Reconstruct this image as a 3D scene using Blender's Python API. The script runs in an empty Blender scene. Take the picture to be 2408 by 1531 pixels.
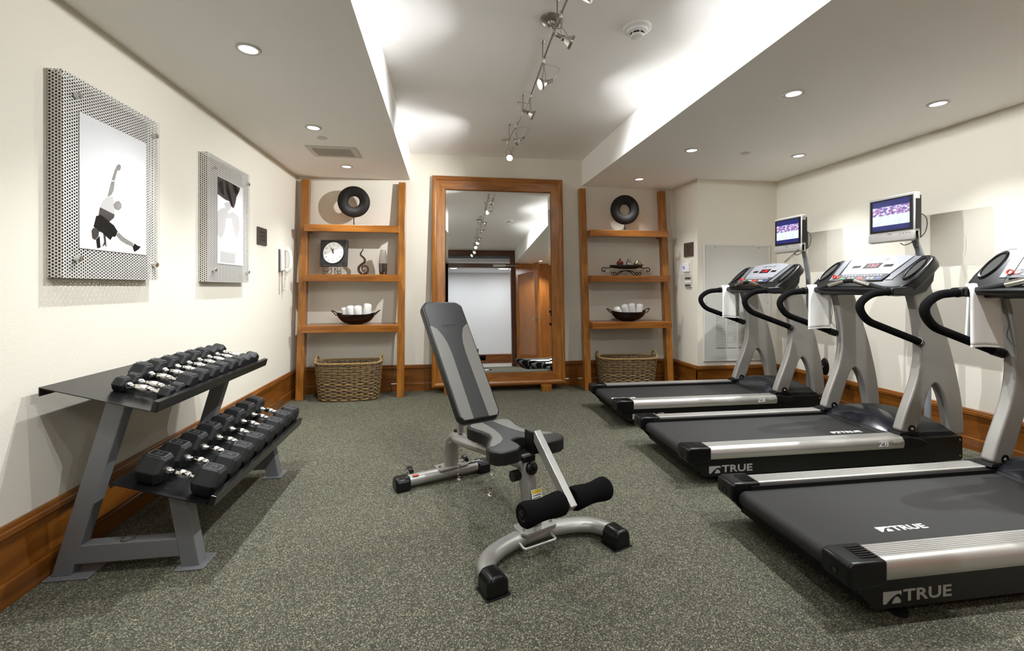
import bpy, math, random
from mathutils import Matrix, Vector
random.seed(7)
D = bpy.data
SC = bpy.context.scene
COL = SC.collection
PI = math.pi

# ------------------------------------------------------------------ camera, world, exposure
F_PX, W_PX, H_PX = 1060.0, 2408.0, 1531.0
cam_d = D.cameras.new('camera')
cam_d.sensor_width = 36.0
cam_d.lens = F_PX / W_PX * 36.0
cam_d.shift_y = -(H_PX / 2 - 676.0) / W_PX
cam_d.clip_start = 0.02
cam = D.objects.new('camera', cam_d)
cam.location = (0, 0, 1.2)
cam.rotation_euler = (PI / 2, 0, -math.atan(156.0 / F_PX))
COL.objects.link(cam)
SC.camera = cam
vs = SC.view_settings
vs.view_transform = 'Standard'
vs.look = 'None'
vs.gamma = 1.0
vs.use_curve_mapping = False
vs.exposure = 0.36
world = D.worlds.new('world')
SC.world = world
world.use_nodes = True
world.node_tree.nodes['Background'].inputs[0].default_value = (0.9, 0.95, 1.0, 1)
world.node_tree.nodes['Background'].inputs[1].default_value = 0.02
SC.cycles.use_denoising = True
SC.cycles.max_bounces = 14
SC.cycles.diffuse_bounces = 10
SC.cycles.glossy_bounces = 5
SC.cycles.transparent_max_bounces = 12
SC.cycles.sample_clamp_indirect = 8.0
SC.cycles.caustics_reflective = False
SC.cycles.caustics_refractive = False

# light strengths (W)
W_DOWN = 92.0       # recessed downlights
W_TRACK = 100.0      # halogen track heads
W_HALL = 14.0       # ceiling light of the hallway behind the door
LAMP_COL = (0.95, 0.98, 1.0)

# ------------------------------------------------------------------ helpers
def lin(h):
    h = h.lstrip('#')
    o = []
    for i in (0, 2, 4):
        c = int(h[i:i + 2], 16) / 255.0
        o.append(c / 12.92 if c <= 0.04045 else ((c + 0.055) / 1.055) ** 2.4)
    return (o[0], o[1], o[2], 1.0)

class MB:
    """collects geometry in the local frame of the thing"""
    def __init__(s):
        s.v = []; s.f = []
    def add(s, vs_, fs, M=None):
        b = len(s.v)
        s.v += [tuple(M @ Vector(p)) if M is not None else tuple(p) for p in vs_]
        s.f += [tuple(b + i for i in f) for f in fs]
        return s
    def box(s, x0, x1, y0, y1, z0, z1, M=None):
        return s.add([(x0, y0, z0), (x1, y0, z0), (x1, y1, z0), (x0, y1, z0),
                      (x0, y0, z1), (x1, y0, z1), (x1, y1, z1), (x0, y1, z1)],
                     [(3, 2, 1, 0), (4, 5, 6, 7), (0, 1, 5, 4), (1, 2, 6, 5), (2, 3, 7, 6), (3, 0, 4, 7)], M)
    def prism(s, poly, axis, a, b, M=None):
        n = len(poly)
        def mk(p, t):
            return {'x': (t, p[0], p[1]), 'y': (p[0], t, p[1]), 'z': (p[0], p[1], t)}[axis]
        vv = [mk(p, a) for p in poly] + [mk(p, b) for p in poly]
        ff = [tuple(range(n - 1, -1, -1)), tuple(range(n, 2 * n))]
        ff += [(i, (i + 1) % n, n + (i + 1) % n, n + i) for i in range(n)]
        return s.add(vv, ff, M)
    def tube(s, path, r, n=8, closed=False, caps=True, M=None, sq=None):
        P = [Vector(p) for p in path]
        m = len(P)
        R = r if isinstance(r, (list, tuple)) else [r] * m
        T = []
        for i in range(m):
            if closed:
                t = P[(i + 1) % m] - P[i - 1]
            else:
                t = P[min(i + 1, m - 1)] - P[max(i - 1, 0)]
            if t.length < 1e-9: t = Vector((0, 0, 1))
            T.append(t.normalized())
        up = Vector((0, 0, 1)) if abs(T[0].z) < 0.9 else Vector((1, 0, 0))
        nrm = (up - T[0] * up.dot(T[0])).normalized()
        vv = []
        for i in range(m):
            nrm = nrm - T[i] * nrm.dot(T[i])
            nrm = nrm.normalized() if nrm.length > 1e-6 else T[i].orthogonal().normalized()
            bn = T[i].cross(nrm)
            for k in range(n):
                a = 2 * PI * k / n + (PI / n if sq else 0)
                ca, sa = math.cos(a), math.sin(a)
                if sq: ca *= sq[0]; sa *= sq[1]
                vv.append(P[i] + (nrm * ca + bn * sa) * R[i])
        ff = []
        for i in range(m if closed else m - 1):
            j = (i + 1) % m
            for k in range(n):
                l = (k + 1) % n
                ff.append((i * n + k, i * n + l, j * n + l, j * n + k))
        if caps and not closed:
            ff.append(tuple(range(n - 1, -1, -1)))
            ff.append(tuple((m - 1) * n + k for k in range(n)))
        return s.add(vv, ff, M)
    def cyl(s, p0, p1, r0, r1=None, n=16, M=None):
        return s.tube([p0, p1], [r0, r0 if r1 is None else r1], n, M=M)
    def lathe(s, prof, n=24, M=None, closed=False):
        """profile (r, z) turned about z"""
        vv = []; ff = []; m = len(prof)
        for (r, z) in prof:
            for k in range(n):
                a = 2 * PI * k / n
                vv.append((r * math.cos(a), r * math.sin(a), z))
        for i in range(m if closed else m - 1):
            j = (i + 1) % m
            for k in range(n):
                l = (k + 1) % n
                ff.append((i * n + k, i * n + l, j * n + l, j * n + k))
        if not closed:
            if prof[0][0] > 1e-6: ff.append(tuple(range(n - 1, -1, -1)))
            if prof[-1][0] > 1e-6: ff.append(tuple((m - 1) * n + k for k in range(n)))
        return s.add(vv, ff, M)
    def grid(s, fn, nu, nv, M=None, closed_u=False):
        vv = [fn(i / (nu if closed_u else nu - 1), j / (nv - 1)) for j in range(nv) for i in range(nu)]
        ff = []
        for j in range(nv - 1):
            for i in range(nu if closed_u else nu - 1):
                k = (i + 1) % nu
                ff.append((j * nu + i, j * nu + k, (j + 1) * nu + k, (j + 1) * nu + i))
        return s.add(vv, ff, M)
    def ball(s, c, r, n=12, m=8, M=None, sc=(1, 1, 1)):
        prof = [(r * math.sin(PI * i / m), -r * math.cos(PI * i / m)) for i in range(m + 1)]
        L = Matrix.Translation(c) @ Matrix.Diagonal((sc[0], sc[1], sc[2], 1))
        return s.lathe(prof, n, (M @ L) if M is not None else L)
    def build(s, name, mat, parent=None, smooth=40, bevel=0, seg=2, sub=0, world=False, solid=0, merge=False):
        v = s.v
        if parent is not None and world:
            r = parent
            while r.parent: r = r.parent
            I = r.matrix_basis.inverted()
            v = [tuple(I @ Vector(p)) for p in v]
        me = D.meshes.new(name)
        me.from_pydata([tuple(p) for p in v], [], s.f)
        if merge:
            import bmesh
            bm = bmesh.new(); bm.from_mesh(me)
            bmesh.ops.remove_doubles(bm, verts=bm.verts, dist=1e-5)
            bmesh.ops.recalc_face_normals(bm, faces=bm.faces)
            bm.to_mesh(me); bm.free()
        me.validate(); me.update()
        if mat: me.materials.append(M_[mat] if isinstance(mat, str) else mat)
        if smooth:
            me.shade_smooth()
            me.set_sharp_from_angle(angle=math.radians(smooth))
        o = D.objects.new(name, me)
        COL.objects.link(o)
        if parent is not None: o.parent = parent
        if solid:
            q = o.modifiers.new('solid', 'SOLIDIFY'); q.thickness = solid; q.offset = 0
        if sub:
            q = o.modifiers.new('sub', 'SUBSURF'); q.levels = sub; q.render_levels = sub
        if bevel:
            q = o.modifiers.new('bevel', 'BEVEL'); q.width = bevel; q.segments = seg
            q.limit_method = 'ANGLE'; q.angle_limit = math.radians(35)
        return o

def thing(name, label, cat, loc=(0, 0, 0), rz=0.0, group=None):
    o = D.objects.new(name, None); COL.objects.link(o)
    o.empty_display_size = 0.1
    o.location = loc; o.rotation_euler = (0, 0, rz)
    o.matrix_basis = Matrix.Translation(loc) @ Matrix.Rotation(rz, 4, 'Z')
    return tag(o, label, cat, group)
def tag(o, label, cat, group=None):
    o['label'] = label; o['category'] = cat
    if group: o['group'] = group
    return o
def struct(name, mb, mat, label=None, **k):
    o = mb.build(name, mat, **k); o['kind'] = 'structure'
    if label: o['label'] = label
    return o
def copy_tree(o, parent=None):
    c = o.copy(); COL.objects.link(c)
    if parent is not None: c.parent = parent
    for ch in list(o.children): copy_tree(ch, c)
    return c
def text_mb(body, size, M, extrude=0.0, xs=1.0, align='CENTER', space=1.0, bold=0.0):
    cu = D.curves.new('t', 'FONT'); cu.body = body; cu.size = size; cu.extrude = extrude
    cu.align_x = align; cu.align_y = 'CENTER'; cu.space_character = space; cu.resolution_u = 3; cu.offset = bold * size
    ob = D.objects.new('t', cu); COL.objects.link(ob)
    dg = bpy.context.evaluated_depsgraph_get()
    me = D.meshes.new_from_object(ob.evaluated_get(dg))
    mb = MB()
    L = M @ Matrix.Diagonal((xs, 1, 1, 1))
    mb.add([v.co[:] for v in me.vertices], [tuple(p.vertices) for p in me.polygons], L)
    D.objects.remove(ob); D.curves.remove(cu); D.meshes.remove(me)
    return mb
def frame(o, x, y, z=None):
    """4x4 from origin and axes"""
    x = Vector(x).normalized(); y = Vector(y).normalized(); z = x.cross(y) if z is None else Vector(z).normalized()
    m = Matrix.Identity(4)
    for i in range(3):
        m[i][0] = x[i]; m[i][1] = y[i]; m[i][2] = z[i]; m[i][3] = o[i]
    return m
def look(o, d, up=(0, 0, 1)):
    """frame whose z axis points along d"""
    z = Vector(d).normalized(); u = Vector(up)
    if abs(z.dot(u)) > 0.98: u = Vector((1, 0, 0))
    x = u.cross(z).normalized(); y = z.cross(x)
    return frame(o, x, y, z)
def arc(cx, cy, r, a0, a1, n):
    return [(cx + r * math.cos(math.radians(a0 + (a1 - a0) * i / n)), cy + r * math.sin(math.radians(a0 + (a1 - a0) * i / n))) for i in range(n + 1)]
def smooth_path(pts, n=6, closed=False):
    P = [Vector(p) for p in pts]; m = len(P); out = []
    for i in range(m if closed else m - 1):
        p0 = P[(i - 1) % m] if closed else P[max(i - 1, 0)]
        p1 = P[i]; p2 = P[(i + 1) % m]
        p3 = P[(i + 2) % m] if closed else P[min(i + 2, m - 1)]
        for k in range(n):
            t = k / n
            out.append(0.5 * ((2 * p1) + (p2 - p0) * t + (2 * p0 - 5 * p1 + 4 * p2 - p3) * t * t + (3 * p1 - p0 - 3 * p2 + p3) * t ** 3))
    if not closed: out.append(P[-1])
    return out
def round_path(pts, r, n=6):
    """polyline with filleted corners"""
    P = [Vector(p) for p in pts]; out = [P[0]]
    for i in range(1, len(P) - 1):
        a = (P[i - 1] - P[i]); b = (P[i + 1] - P[i])
        rr = min(r, a.length * .48, b.length * .48)
        A = P[i] + a.normalized() * rr; B = P[i] + b.normalized() * rr
        for k in range(n + 1):
            t = k / n
            out.append(A * (1 - t) ** 2 + P[i] * 2 * t * (1 - t) + B * t * t)
    out.append(P[-1])
    return out

# ------------------------------------------------------------------ materials
M_ = {}
def nmat(name):
    m = D.materials.new(name); m.use_nodes = True; M_[name] = m
    nt = m.node_tree
    return m, nt, nt.nodes['Principled BSDF']
def plain(name, col, rough=0.5, metal=0.0, spec=0.5, bump=0.0, bscale=200.0, coat=0.0, emit=None, estr=0.0, var=0.0, trans=0.0, alpha=1.0, ior=None):
    m, nt, b = nmat(name)
    c = lin(col) if isinstance(col, str) else col
    b.inputs['Base Color'].default_value = c
    b.inputs['Roughness'].default_value = rough
    b.inputs['Metallic'].default_value = metal
    b.inputs['Specular IOR Level'].default_value = spec
    if coat: b.inputs['Coat Weight'].default_value = coat
    if trans: b.inputs['Transmission Weight'].default_value = trans
    if ior: b.inputs['IOR'].default_value = ior
    if alpha < 1: b.inputs['Alpha'].default_value = alpha
    if emit:
        b.inputs['Emission Color'].default_value = lin(emit) if isinstance(emit, str) else emit
        b.inputs['Emission Strength'].default_value = estr
    if bump or var:
        tc = nt.nodes.new('ShaderNodeTexCoord'); nz = nt.nodes.new('ShaderNodeTexNoise')
        nz.inputs['Scale'].default_value = bscale; nz.inputs['Detail'].default_value = 3
        nt.links.new(tc.outputs['Object'], nz.inputs['Vector'])
        if bump:
            bp = nt.nodes.new('ShaderNodeBump'); bp.inputs['Strength'].default_value = bump; bp.inputs['Distance'].default_value = 0.002
            nt.links.new(nz.outputs['Fac'], bp.inputs['Height']); nt.links.new(bp.outputs['Normal'], b.inputs['Normal'])
        if var:
            mx = nt.nodes.new('ShaderNodeMix'); mx.data_type = 'RGBA'
            mx.inputs[6].default_value = tuple(x * (1 - var) for x in c[:3]) + (1,)
            mx.inputs[7].default_value = tuple(min(1, x * (1 + var)) for x in c[:3]) + (1,)
            nt.links.new(nz.outputs['Fac'], mx.inputs[0]); nt.links.new(mx.outputs[2], b.inputs['Base Color'])
    return m
def wood(name, dark, light, scale, rough=0.32, coat=0.25):
    """grain stretched along the axis with the small scale value"""
    m, nt, b = nmat(name)
    tc = nt.nodes.new('ShaderNodeTexCoord'); mp = nt.nodes.new('ShaderNodeMapping')
    mp.inputs['Scale'].default_value = scale
    nt.links.new(tc.outputs['Object'], mp.inputs['Vector'])
    n1 = nt.nodes.new('ShaderNodeTexNoise'); n1.inputs['Scale'].default_value = 1.0; n1.inputs['Detail'].default_value = 5; n1.inputs['Distortion'].default_value = 0.6
    nt.links.new(mp.outputs['Vector'], n1.inputs['Vector'])
    rp = nt.nodes.new('ShaderNodeValToRGB')
    rp.color_ramp.elements[0].position = 0.32; rp.color_ramp.elements[0].color = lin(dark)
    rp.color_ramp.elements[1].position = 0.68; rp.color_ramp.elements[1].color = lin(light)
    nt.links.new(n1.outputs['Fac'], rp.inputs['Fac']); nt.links.new(rp.outputs['Color'], b.inputs['Base Color'])
    b.inputs['Roughness'].default_value = rough; b.inputs['Coat Weight'].default_value = coat; b.inputs['Coat Roughness'].default_value = 0.2
    bp = nt.nodes.new('ShaderNodeBump'); bp.inputs['Strength'].default_value = 0.05; bp.inputs['Distance'].default_value = 0.002
    nt.links.new(n1.outputs['Fac'], bp.inputs['Height']); nt.links.new(bp.outputs['Normal'], b.inputs['Normal'])
    return m

plain('wall_paint', '#dcd6c8', 0.85, spec=0.2, bump=0.35, bscale=150, var=0.02)
plain('ceiling_paint', '#faf8f5', 0.9, spec=0.15, bump=0.05, bscale=80)
plain('hall_paint', '#e9ebee', 0.9, spec=0.15)
plain('hall_tile', '#d9dad6', 0.25)
wood('wood_x', '#764310', '#9c6120', (3, 26, 26))
wood('wood_y', '#764310', '#9c6120', (26, 3, 26))
wood('wood_z', '#7d4a12', '#a46a24', (26, 26, 3))
wood('panel_wood', '#94571a', '#b06c28', (14, 14, 2), rough=0.4)
wood('dark_wood', '#4a2a17', '#5d361d', (6, 26, 26))
wood('base_x', '#5f350d', '#86501a', (2.5, 20, 20), rough=0.28)
wood('base_y', '#5f350d', '#86501a', (20, 2.5, 20), rough=0.28)
# rubber floor: dark green grey with pale flecks
m, nt, b = nmat('rubber_floor')
tc = nt.nodes.new('ShaderNodeTexCoord')
vo = nt.nodes.new('ShaderNodeTexVoronoi'); vo.inputs['Scale'].default_value = 300
n2 = nt.nodes.new('ShaderNodeTexNoise'); n2.inputs['Scale'].default_value = 1.6; n2.inputs['Detail'].default_value = 6
nt.links.new(tc.outputs['Object'], vo.inputs['Vector']); nt.links.new(tc.outputs['Object'], n2.inputs['Vector'])
sp = nt.nodes.new('ShaderNodeSeparateColor'); nt.links.new(vo.outputs['Color'], sp.inputs['Color'])
rp = nt.nodes.new('ShaderNodeValToRGB')
e = rp.color_ramp.elements
e[0].position = 0.0; e[0].color = lin('#34332a'); e[1].position = 1.0; e[1].color = lin('#a9a68c')
for p_, c_ in ((0.50, '#444338'), (0.68, '#5c5b4c'), (0.88, '#7a7864')):
    q = e.new(p_); q.color = lin(c_)
nt.links.new(sp.outputs[0], rp.inputs['Fac'])
mx = nt.nodes.new('ShaderNodeMix'); mx.data_type = 'RGBA'; mx.blend_type = 'MULTIPLY'; mx.inputs[0].default_value = 0.35
r2 = nt.nodes.new('ShaderNodeValToRGB'); r2.color_ramp.elements[0].position = 0.3; r2.color_ramp.elements[0].color = (.6, .6, .6, 1); r2.color_ramp.elements[1].position = 0.7
nt.links.new(n2.outputs['Fac'], r2.inputs['Fac']); nt.links.new(rp.outputs['Color'], mx.inputs[6]); nt.links.new(r2.outputs['Color'], mx.inputs[7])
nt.links.new(mx.outputs[2], b.inputs['Base Color'])
b.inputs['Roughness'].default_value = 0.75; b.inputs['Specular IOR Level'].default_value = 0.3
bp = nt.nodes.new('ShaderNodeBump'); bp.inputs['Strength'].default_value = 0.25; bp.inputs['Distance'].default_value = 0.001
nt.links.new(sp.outputs[1], bp.inputs['Height']); nt.links.new(bp.outputs['Normal'], b.inputs['Normal'])
# perforated sheet steel: staggered round holes
m, nt, b = nmat('perforated_steel')
b.inputs['Base Color'].default_value = lin('#dedcd6'); b.inputs['Metallic'].default_value = 0.15; b.inputs['Roughness'].default_value = 0.4
tc = nt.nodes.new('ShaderNodeTexCoord'); sx = nt.nodes.new('ShaderNodeSeparateXYZ'); nt.links.new(tc.outputs['Object'], sx.inputs[0])
def mth(op, a, b_=None):
    n = nt.nodes.new('ShaderNodeMath'); n.operation = op
    for i, q in enumerate((a, b_)):
        if q is None: continue
        if isinstance(q, (int, float)): n.inputs[i].default_value = q
        else: nt.links.new(q, n.inputs[i])
    return n.outputs[0]
PW, PH = 0.0244, 0.0141
wsum = mth('ADD', sx.outputs[0], sx.outputs[1])
holes = []
for off in (0.0, 0.5):
    aa = mth('SUBTRACT', mth('FRACT', mth('ADD', mth('DIVIDE', wsum, PW), off + 100)), 0.5)
    bb = mth('SUBTRACT', mth('FRACT', mth('ADD', mth('DIVIDE', sx.outputs[2], PH), off + 100)), 0.5)
    d2 = mth('ADD', mth('POWER', mth('MULTIPLY', aa, PW), 2), mth('POWER', mth('MULTIPLY', bb, PH), 2))
    holes.append(mth('LESS_THAN', d2, 0.0046 ** 2))
hole = mth('MAXIMUM', holes[0], holes[1])
tr = nt.nodes.new('ShaderNodeBsdfTransparent'); ms = nt.nodes.new('ShaderNodeMixShader')
nt.links.new(hole, ms.inputs[0]); nt.links.new(b.outputs[0], ms.inputs[1]); nt.links.new(tr.outputs[0], ms.inputs[2])
nt.links.new(ms.outputs[0], nt.nodes['Material Output'].inputs[0])

plain('chrome', '#e6e4e0', 0.12, 1.0)
plain('knurled_chrome', '#dedad4', 0.25, 1.0, bump=0.5, bscale=900)
plain('satin_nickel', '#a8a39a', 0.32, 1.0)
plain('brushed_alu', '#c9c7c2', 0.36, 0.75)
plain('rack_grey', '#77787a', 0.42, 0.25)
plain('rack_black', '#121213', 0.25, spec=0.5)
plain('hex_rubber', '#161617', 0.5, spec=0.4, bump=0.1, bscale=400)
plain('stamp_grey', '#5a5a5c', 0.6)
plain('bench_silver', '#a19f9a', 0.38, 0.55)
plain('vinyl_black', '#131212', 0.42, spec=0.45, bump=0.25, bscale=350)
plain('vinyl_grey', '#62605a', 0.45, spec=0.45, bump=0.2, bscale=350)
plain('plastic_black', '#0b0b0c', 0.3, spec=0.35)
plain('plastic_matte', '#0e0e0e', 0.6, spec=0.25)
plain('foam_black', '#0e0d0e', 0.95, spec=0.1)
plain('tread_grey', '#8a8781', 0.45, 0.2)
plain('belt_black', '#282726', 0.6, spec=0.35, bump=0.3, bscale=500)
plain('hood_gloss', '#1a1b20', 0.2, coat=0.3)
plain('hood_matte', '#191918', 0.55, spec=0.3)
plain('console_silver', '#8d8e93', 0.45, 0.1)
plain('console_grey', '#6d6f74', 0.4, 0.2)
plain('key_dark', '#3b3c40', 0.5)
plain('white_plastic', '#f0efeb', 0.4)
plain('print_white', '#f4f4f2', 0.5)
plain('key_red', '#c8321e', 0.4)
plain('key_green', '#2f8a4a', 0.4)
plain('key_blue', '#2f3f9a', 0.4)
plain('led_red', '#2a0508', 0.4, emit='#ff2038', estr=1.6)
plain('lcd_dark', '#0a0a0b', 0.4, spec=0.1)
plain('terry_white', '#f3f2ee', 0.95, spec=0.1, bump=0.7, bscale=450)
plain('tv_silver', '#b9b7b2', 0.35, 0.4)
plain('tv_black', '#141416', 0.3)
plain('pole_grey', '#9a9da3', 0.4, 0.4)
plain('coil_black', '#121212', 0.5)
plain('white_metal', '#cfcdc7', 0.5)
plain('panel_grey', '#c6c4bd', 0.5)
plain('dark_slot', '#2a2926', 0.8)
plain('lamp_glow', '#ffffff', 0.5, emit=(1.0, 0.96, 0.9, 1), estr=14.0)
plain('down_glow', '#ffffff', 0.5, emit=(1.0, 0.98, 0.95, 1), estr=2.2)
plain('reflector', '#dcdad4', 0.2, 0.9)
plain('mirror_glass', '#f4f6f5', 0.0, 1.0)
plain('iron_dark', '#2b2523', 0.5, 0.5, bump=0.3, bscale=60)
plain('stone_dark', '#17120f', 0.65, spec=0.3, bump=1.0, bscale=22, var=0.5)
plain('clock_frame', '#3c3a3a', 0.4, 0.35, bump=0.6, bscale=90)
plain('clock_face', '#f5f4f0', 0.4)
plain('ink_black', '#141414', 0.6)
plain('amber_glass', '#2a1810', 0.06, spec=0.8, coat=0.6)
plain('vase_clear', '#8d8178', 0.05, spec=0.7, alpha=0.75)
plain('bowl_bronze', '#241713', 0.25, 0.6, bump=0.6, bscale=70)
plain('pot_red', '#5d2420', 0.12, 0.5, var=0.3, bscale=40)
plain('pot_silver', '#a09a90', 0.15, 0.9)
plain('pot_gold', '#9c9376', 0.22, 0.85)
plain('wicker', '#6f5b40', 0.75, var=0.4, bscale=30)
plain('wicker_light', '#927648', 0.7, var=0.3, bscale=40)
plain('wicker_dark', '#43331f', 0.8, var=0.3, bscale=30)
plain('acrylic', '#101010', 0.02, spec=1.0, alpha=0.05)
plain('photo_paper', '#e6e6e6', 0.4, spec=0.2)
plain('tone_dark', '#171310', 0.6, spec=0.15, var=0.4, bscale=60)
plain('tone_mid', '#453f3b', 0.6, spec=0.15, var=0.35, bscale=70)
plain('tone_light', '#8b8681', 0.6, spec=0.15, var=0.25, bscale=70)
plain('tone_pale', '#bdbab8', 0.6, spec=0.15, var=0.06, bscale=50)
plain('hole_shade_brown', '#4a3f35', 0.8)  # shade behind the perforations, put into a colour
plain('plaque', '#57524b', 0.35, 0.5)
plain('plaque_brown', '#5f5046', 0.35, 0.4)
plain('plaque_ink', '#332c2a', 0.5)
plain('clear_box', '#f4f4f4', 0.08, alpha=0.12)
plain('lcd_blue', '#3040d0', 0.3, emit='#4050ff', estr=0.8)
plain('label_white', '#e8e6e0', 0.6)
plain('label_yellow', '#d8b93a', 0.6)
plain('label_red', '#b8503a', 0.6)
plain('door_glass', '#caa58a', 0.05, alpha=0.3)
plain('pane_clear', '#eef2f4', 0.02, alpha=0.06)
# broadcast picture on the screens
def screen_mat():
    m, nt, b = nmat('tv_picture')
    tc = nt.nodes.new('ShaderNodeTexCoord'); sx = nt.nodes.new('ShaderNodeSeparateXYZ'); nt.links.new(tc.outputs['Generated'], sx.inputs[0])
    mp = nt.nodes.new('ShaderNodeMapping'); mp.inputs['Scale'].default_value = (1, 4.5, 6); nt.links.new(tc.outputs['Generated'], mp.inputs['Vector'])
    nz = nt.nodes.new('ShaderNodeTexNoise'); nz.inputs['Scale'].default_value = 2.2; nz.inputs['Detail'].default_value = 4; nt.links.new(mp.outputs['Vector'], nz.inputs['Vector'])
    cr = nt.nodes.new('ShaderNodeValToRGB'); e = cr.color_ramp.elements
    e[0].position = .30; e[0].color = lin('#20307a'); e[1].position = .72; e[1].color = lin('#f2f4ff')
    for p_, c_ in ((.40, '#6a70c8'), (.47, '#b04a5c'), (.53, '#a8b2ee'), (.60, '#d8dcfa')):
        q = e.new(p_); q.color = lin(c_)
    nt.links.new(nz.outputs['Fac'], cr.inputs['Fac'])
    field = nt.nodes.new('ShaderNodeValToRGB'); e = field.color_ramp.elements
    e[0].position = .3; e[0].color = lin('#b9ded8'); e[1].position = .62; e[1].color = lin('#f4faff')
    nt.links.new(nz.outputs['Fac'], field.inputs['Fac'])
    def step(v, t):
        n = nt.nodes.new('ShaderNodeMath'); n.operation = 'GREATER_THAN'; nt.links.new(v, n.inputs[0]); n.inputs[1].default_value = t
        return n.outputs[0]
    def mix(f, a, b_):
        n = nt.nodes.new('ShaderNodeMix'); n.data_type = 'RGBA'; nt.links.new(f, n.inputs[0])
        for i, q in ((6, a), (7, b_)):
            if isinstance(q, tuple): n.inputs[i].default_value = q
            else: nt.links.new(q, n.inputs[i])
        return n.outputs[2]
    z = sx.outputs[2]
    navy = lin('#23286a')
    pic = mix(step(z, .50), field.outputs['Color'], cr.outputs['Color'])
    pic = mix(step(z, .16), navy, pic)
    pic = mix(step(z, .80), pic, navy)
    b.inputs['Base Color'].default_value = (.01, .01, .01, 1)
    b.inputs['Roughness'].default_value = .15
    nt.links.new(pic, b.inputs['Emission Color']); b.inputs['Emission Strength'].default_value = 0.95
screen_mat()

# ------------------------------------------------------------------ room shell
XL, XR, YB, YR = -1.65, 3.86, 5.36, -0.16       # left, right, back, rear wall
ZC, ZS = 2.757, 2.447                            # centre ceiling, dropped side ceilings
SL, SR = -0.408, 1.655                           # inner edges of the side ceilings
CX, CY = 2.856, 4.80                             # chase in the right back corner
HY0 = -2.0                                       # far wall of the hallway
struct('floor', MB().box(XL - .1, XR + .1, YR - .02, YB + .1, -.06, 0), 'rubber_floor', 'speckled green grey rubber gym floor', smooth=0)
struct('ceiling', MB().box(SL - .02, SR + .02, YR - .1, YB + .05, ZC, ZC + .08), 'ceiling_paint', 'raised white centre ceiling', smooth=0)
struct('ceiling_left', MB().box(XL - .05, SL, YR - .1, YB + .05, ZS, ZC + .08), 'ceiling_paint', 'dropped white ceiling along the left wall', smooth=0)
struct('ceiling_right', MB().box(SR, XR + .05, YR - .1, YB + .05, ZS, ZC + .08), 'ceiling_paint', 'dropped white ceiling over the treadmills', smooth=0)
struct('wall_left', MB().box(XL - .1, XL, YR - .1, YB + .1, -.06, ZC + .08), 'wall_paint', 'off white textured left wall', smooth=0)
struct('wall_back', MB().box(XL - .1, XR + .1, YB, YB + .1, -.06, ZC + .08), 'wall_paint', 'off white textured back wall', smooth=0)
struct('wall_right', MB().box(XR, XR + .1, YR - .1, YB + .1, -.06, ZC + .08), 'wall_paint', 'off white textured right wall behind the treadmills', smooth=0)
struct('wall_chase', MB().box(CX, XR + .02, CY, YB + .02, 0, ZS + .01), 'wall_paint', 'boxed out wall corner with the grille panel', smooth=0)
# rear wall with the wide glazed door opening
OX0, OX1 = -0.30, 1.545
rw = MB()
rw.box(XL - .1, SL - .005, YR - .1, YR, 0, ZS + .05)
rw.box(XL - .1, OX0 - .11, YR - .1, YR, 0, ZC + .05)
struct('wall_rear', rw, 'wall_paint', 'off white rear wall beside the door', smooth=0)
struct('wall_rear_panelled', MB().box(OX1 + .11, XR + .1, YR - .1, YR, 0, ZC + .05), 'panel_wood', 'orange wood panelled rear wall', smooth=0)
# hallway beyond the door
struct('floor_hall', MB().box(-2.6, 3.6, HY0, YR - .021, -.06, -.002), 'hall_tile', 'pale hallway floor', smooth=0)
struct('ceiling_hall', MB().box(-2.6, 3.6, HY0, YR - .1, 2.50, 2.58), 'hall_paint', 'white hallway ceiling', smooth=0)
struct('wall_hall', MB().box(-2.6, 3.6, HY0 - .1, HY0, -.06, 2.58), 'hall_paint', 'bright white hallway wall', smooth=0)
struct('wall_hall_left', MB().box(-2.7, -2.6, HY0, YR - .1, -.06, 2.58), 'hall_paint', 'left hallway wall', smooth=0)
struct('wall_hall_right', MB().box(3.6, 3.7, HY0, YR - .1, -.06, 2.58), 'hall_paint', 'right hallway wall', smooth=0)
struct('baseboard_hall', MB().box(-2.6, 3.6, HY0, HY0 + .02, 0, .24), 'base_x', 'wooden hallway baseboard', smooth=0)
# baseboards: base strip, panel, cap moulding
def baseboard(name, p0, p1, nrm, label, mat):
    """runs from p0 to p1 (xy), nrm points into the room"""
    p0 = Vector((p0[0], p0[1], 0)); p1 = Vector((p1[0], p1[1], 0)); d = p1 - p0; L = d.length
    M = frame(p0, d, nrm, Vector((0, 0, 1)))
    def strip(prof):
        mb = MB(); n = len(prof)
        vv = [M @ Vector((0, a, z)) for a, z in prof] + [M @ Vector((L, a, z)) for a, z in prof]
        mb.add(vv, [tuple(range(n)), tuple(range(2 * n - 1, n - 1, -1))] + [(i, n + i, n + (i + 1) % n, (i + 1) % n) for i in range(n)])
        return mb
    o = struct(name, strip([(-.01, .09), (.014, .09), (.014, .262), (-.01, .262)]), mat, label, merge=True, smooth=25)
    strip([(-.01, 0), (.024, 0), (.024, .086), (.020, .092), (-.01, .092)]).build('base_strip', mat, o, merge=True, smooth=25)
    strip([(-.01, .256), (.020, .256), (.026, .262), (.026, .282), (.019, .286), (.019, .294), (.012, .302), (-.01, .302)]).build('cap_moulding', mat, o, merge=True, smooth=25)
    return o
baseboard('baseboard_left', (XL, YR), (XL, YB), (1, 0, 0), 'tall cherry wood baseboard of the left wall', 'base_y')
baseboard('baseboard_back', (XL, YB), (CX, YB), (0, -1, 0), 'tall cherry wood baseboard of the back wall', 'base_x')
baseboard('baseboard_chase_side', (CX, YB), (CX, CY - .014), (-1, 0, 0), 'short cherry baseboard beside the shelf', 'base_y')
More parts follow.
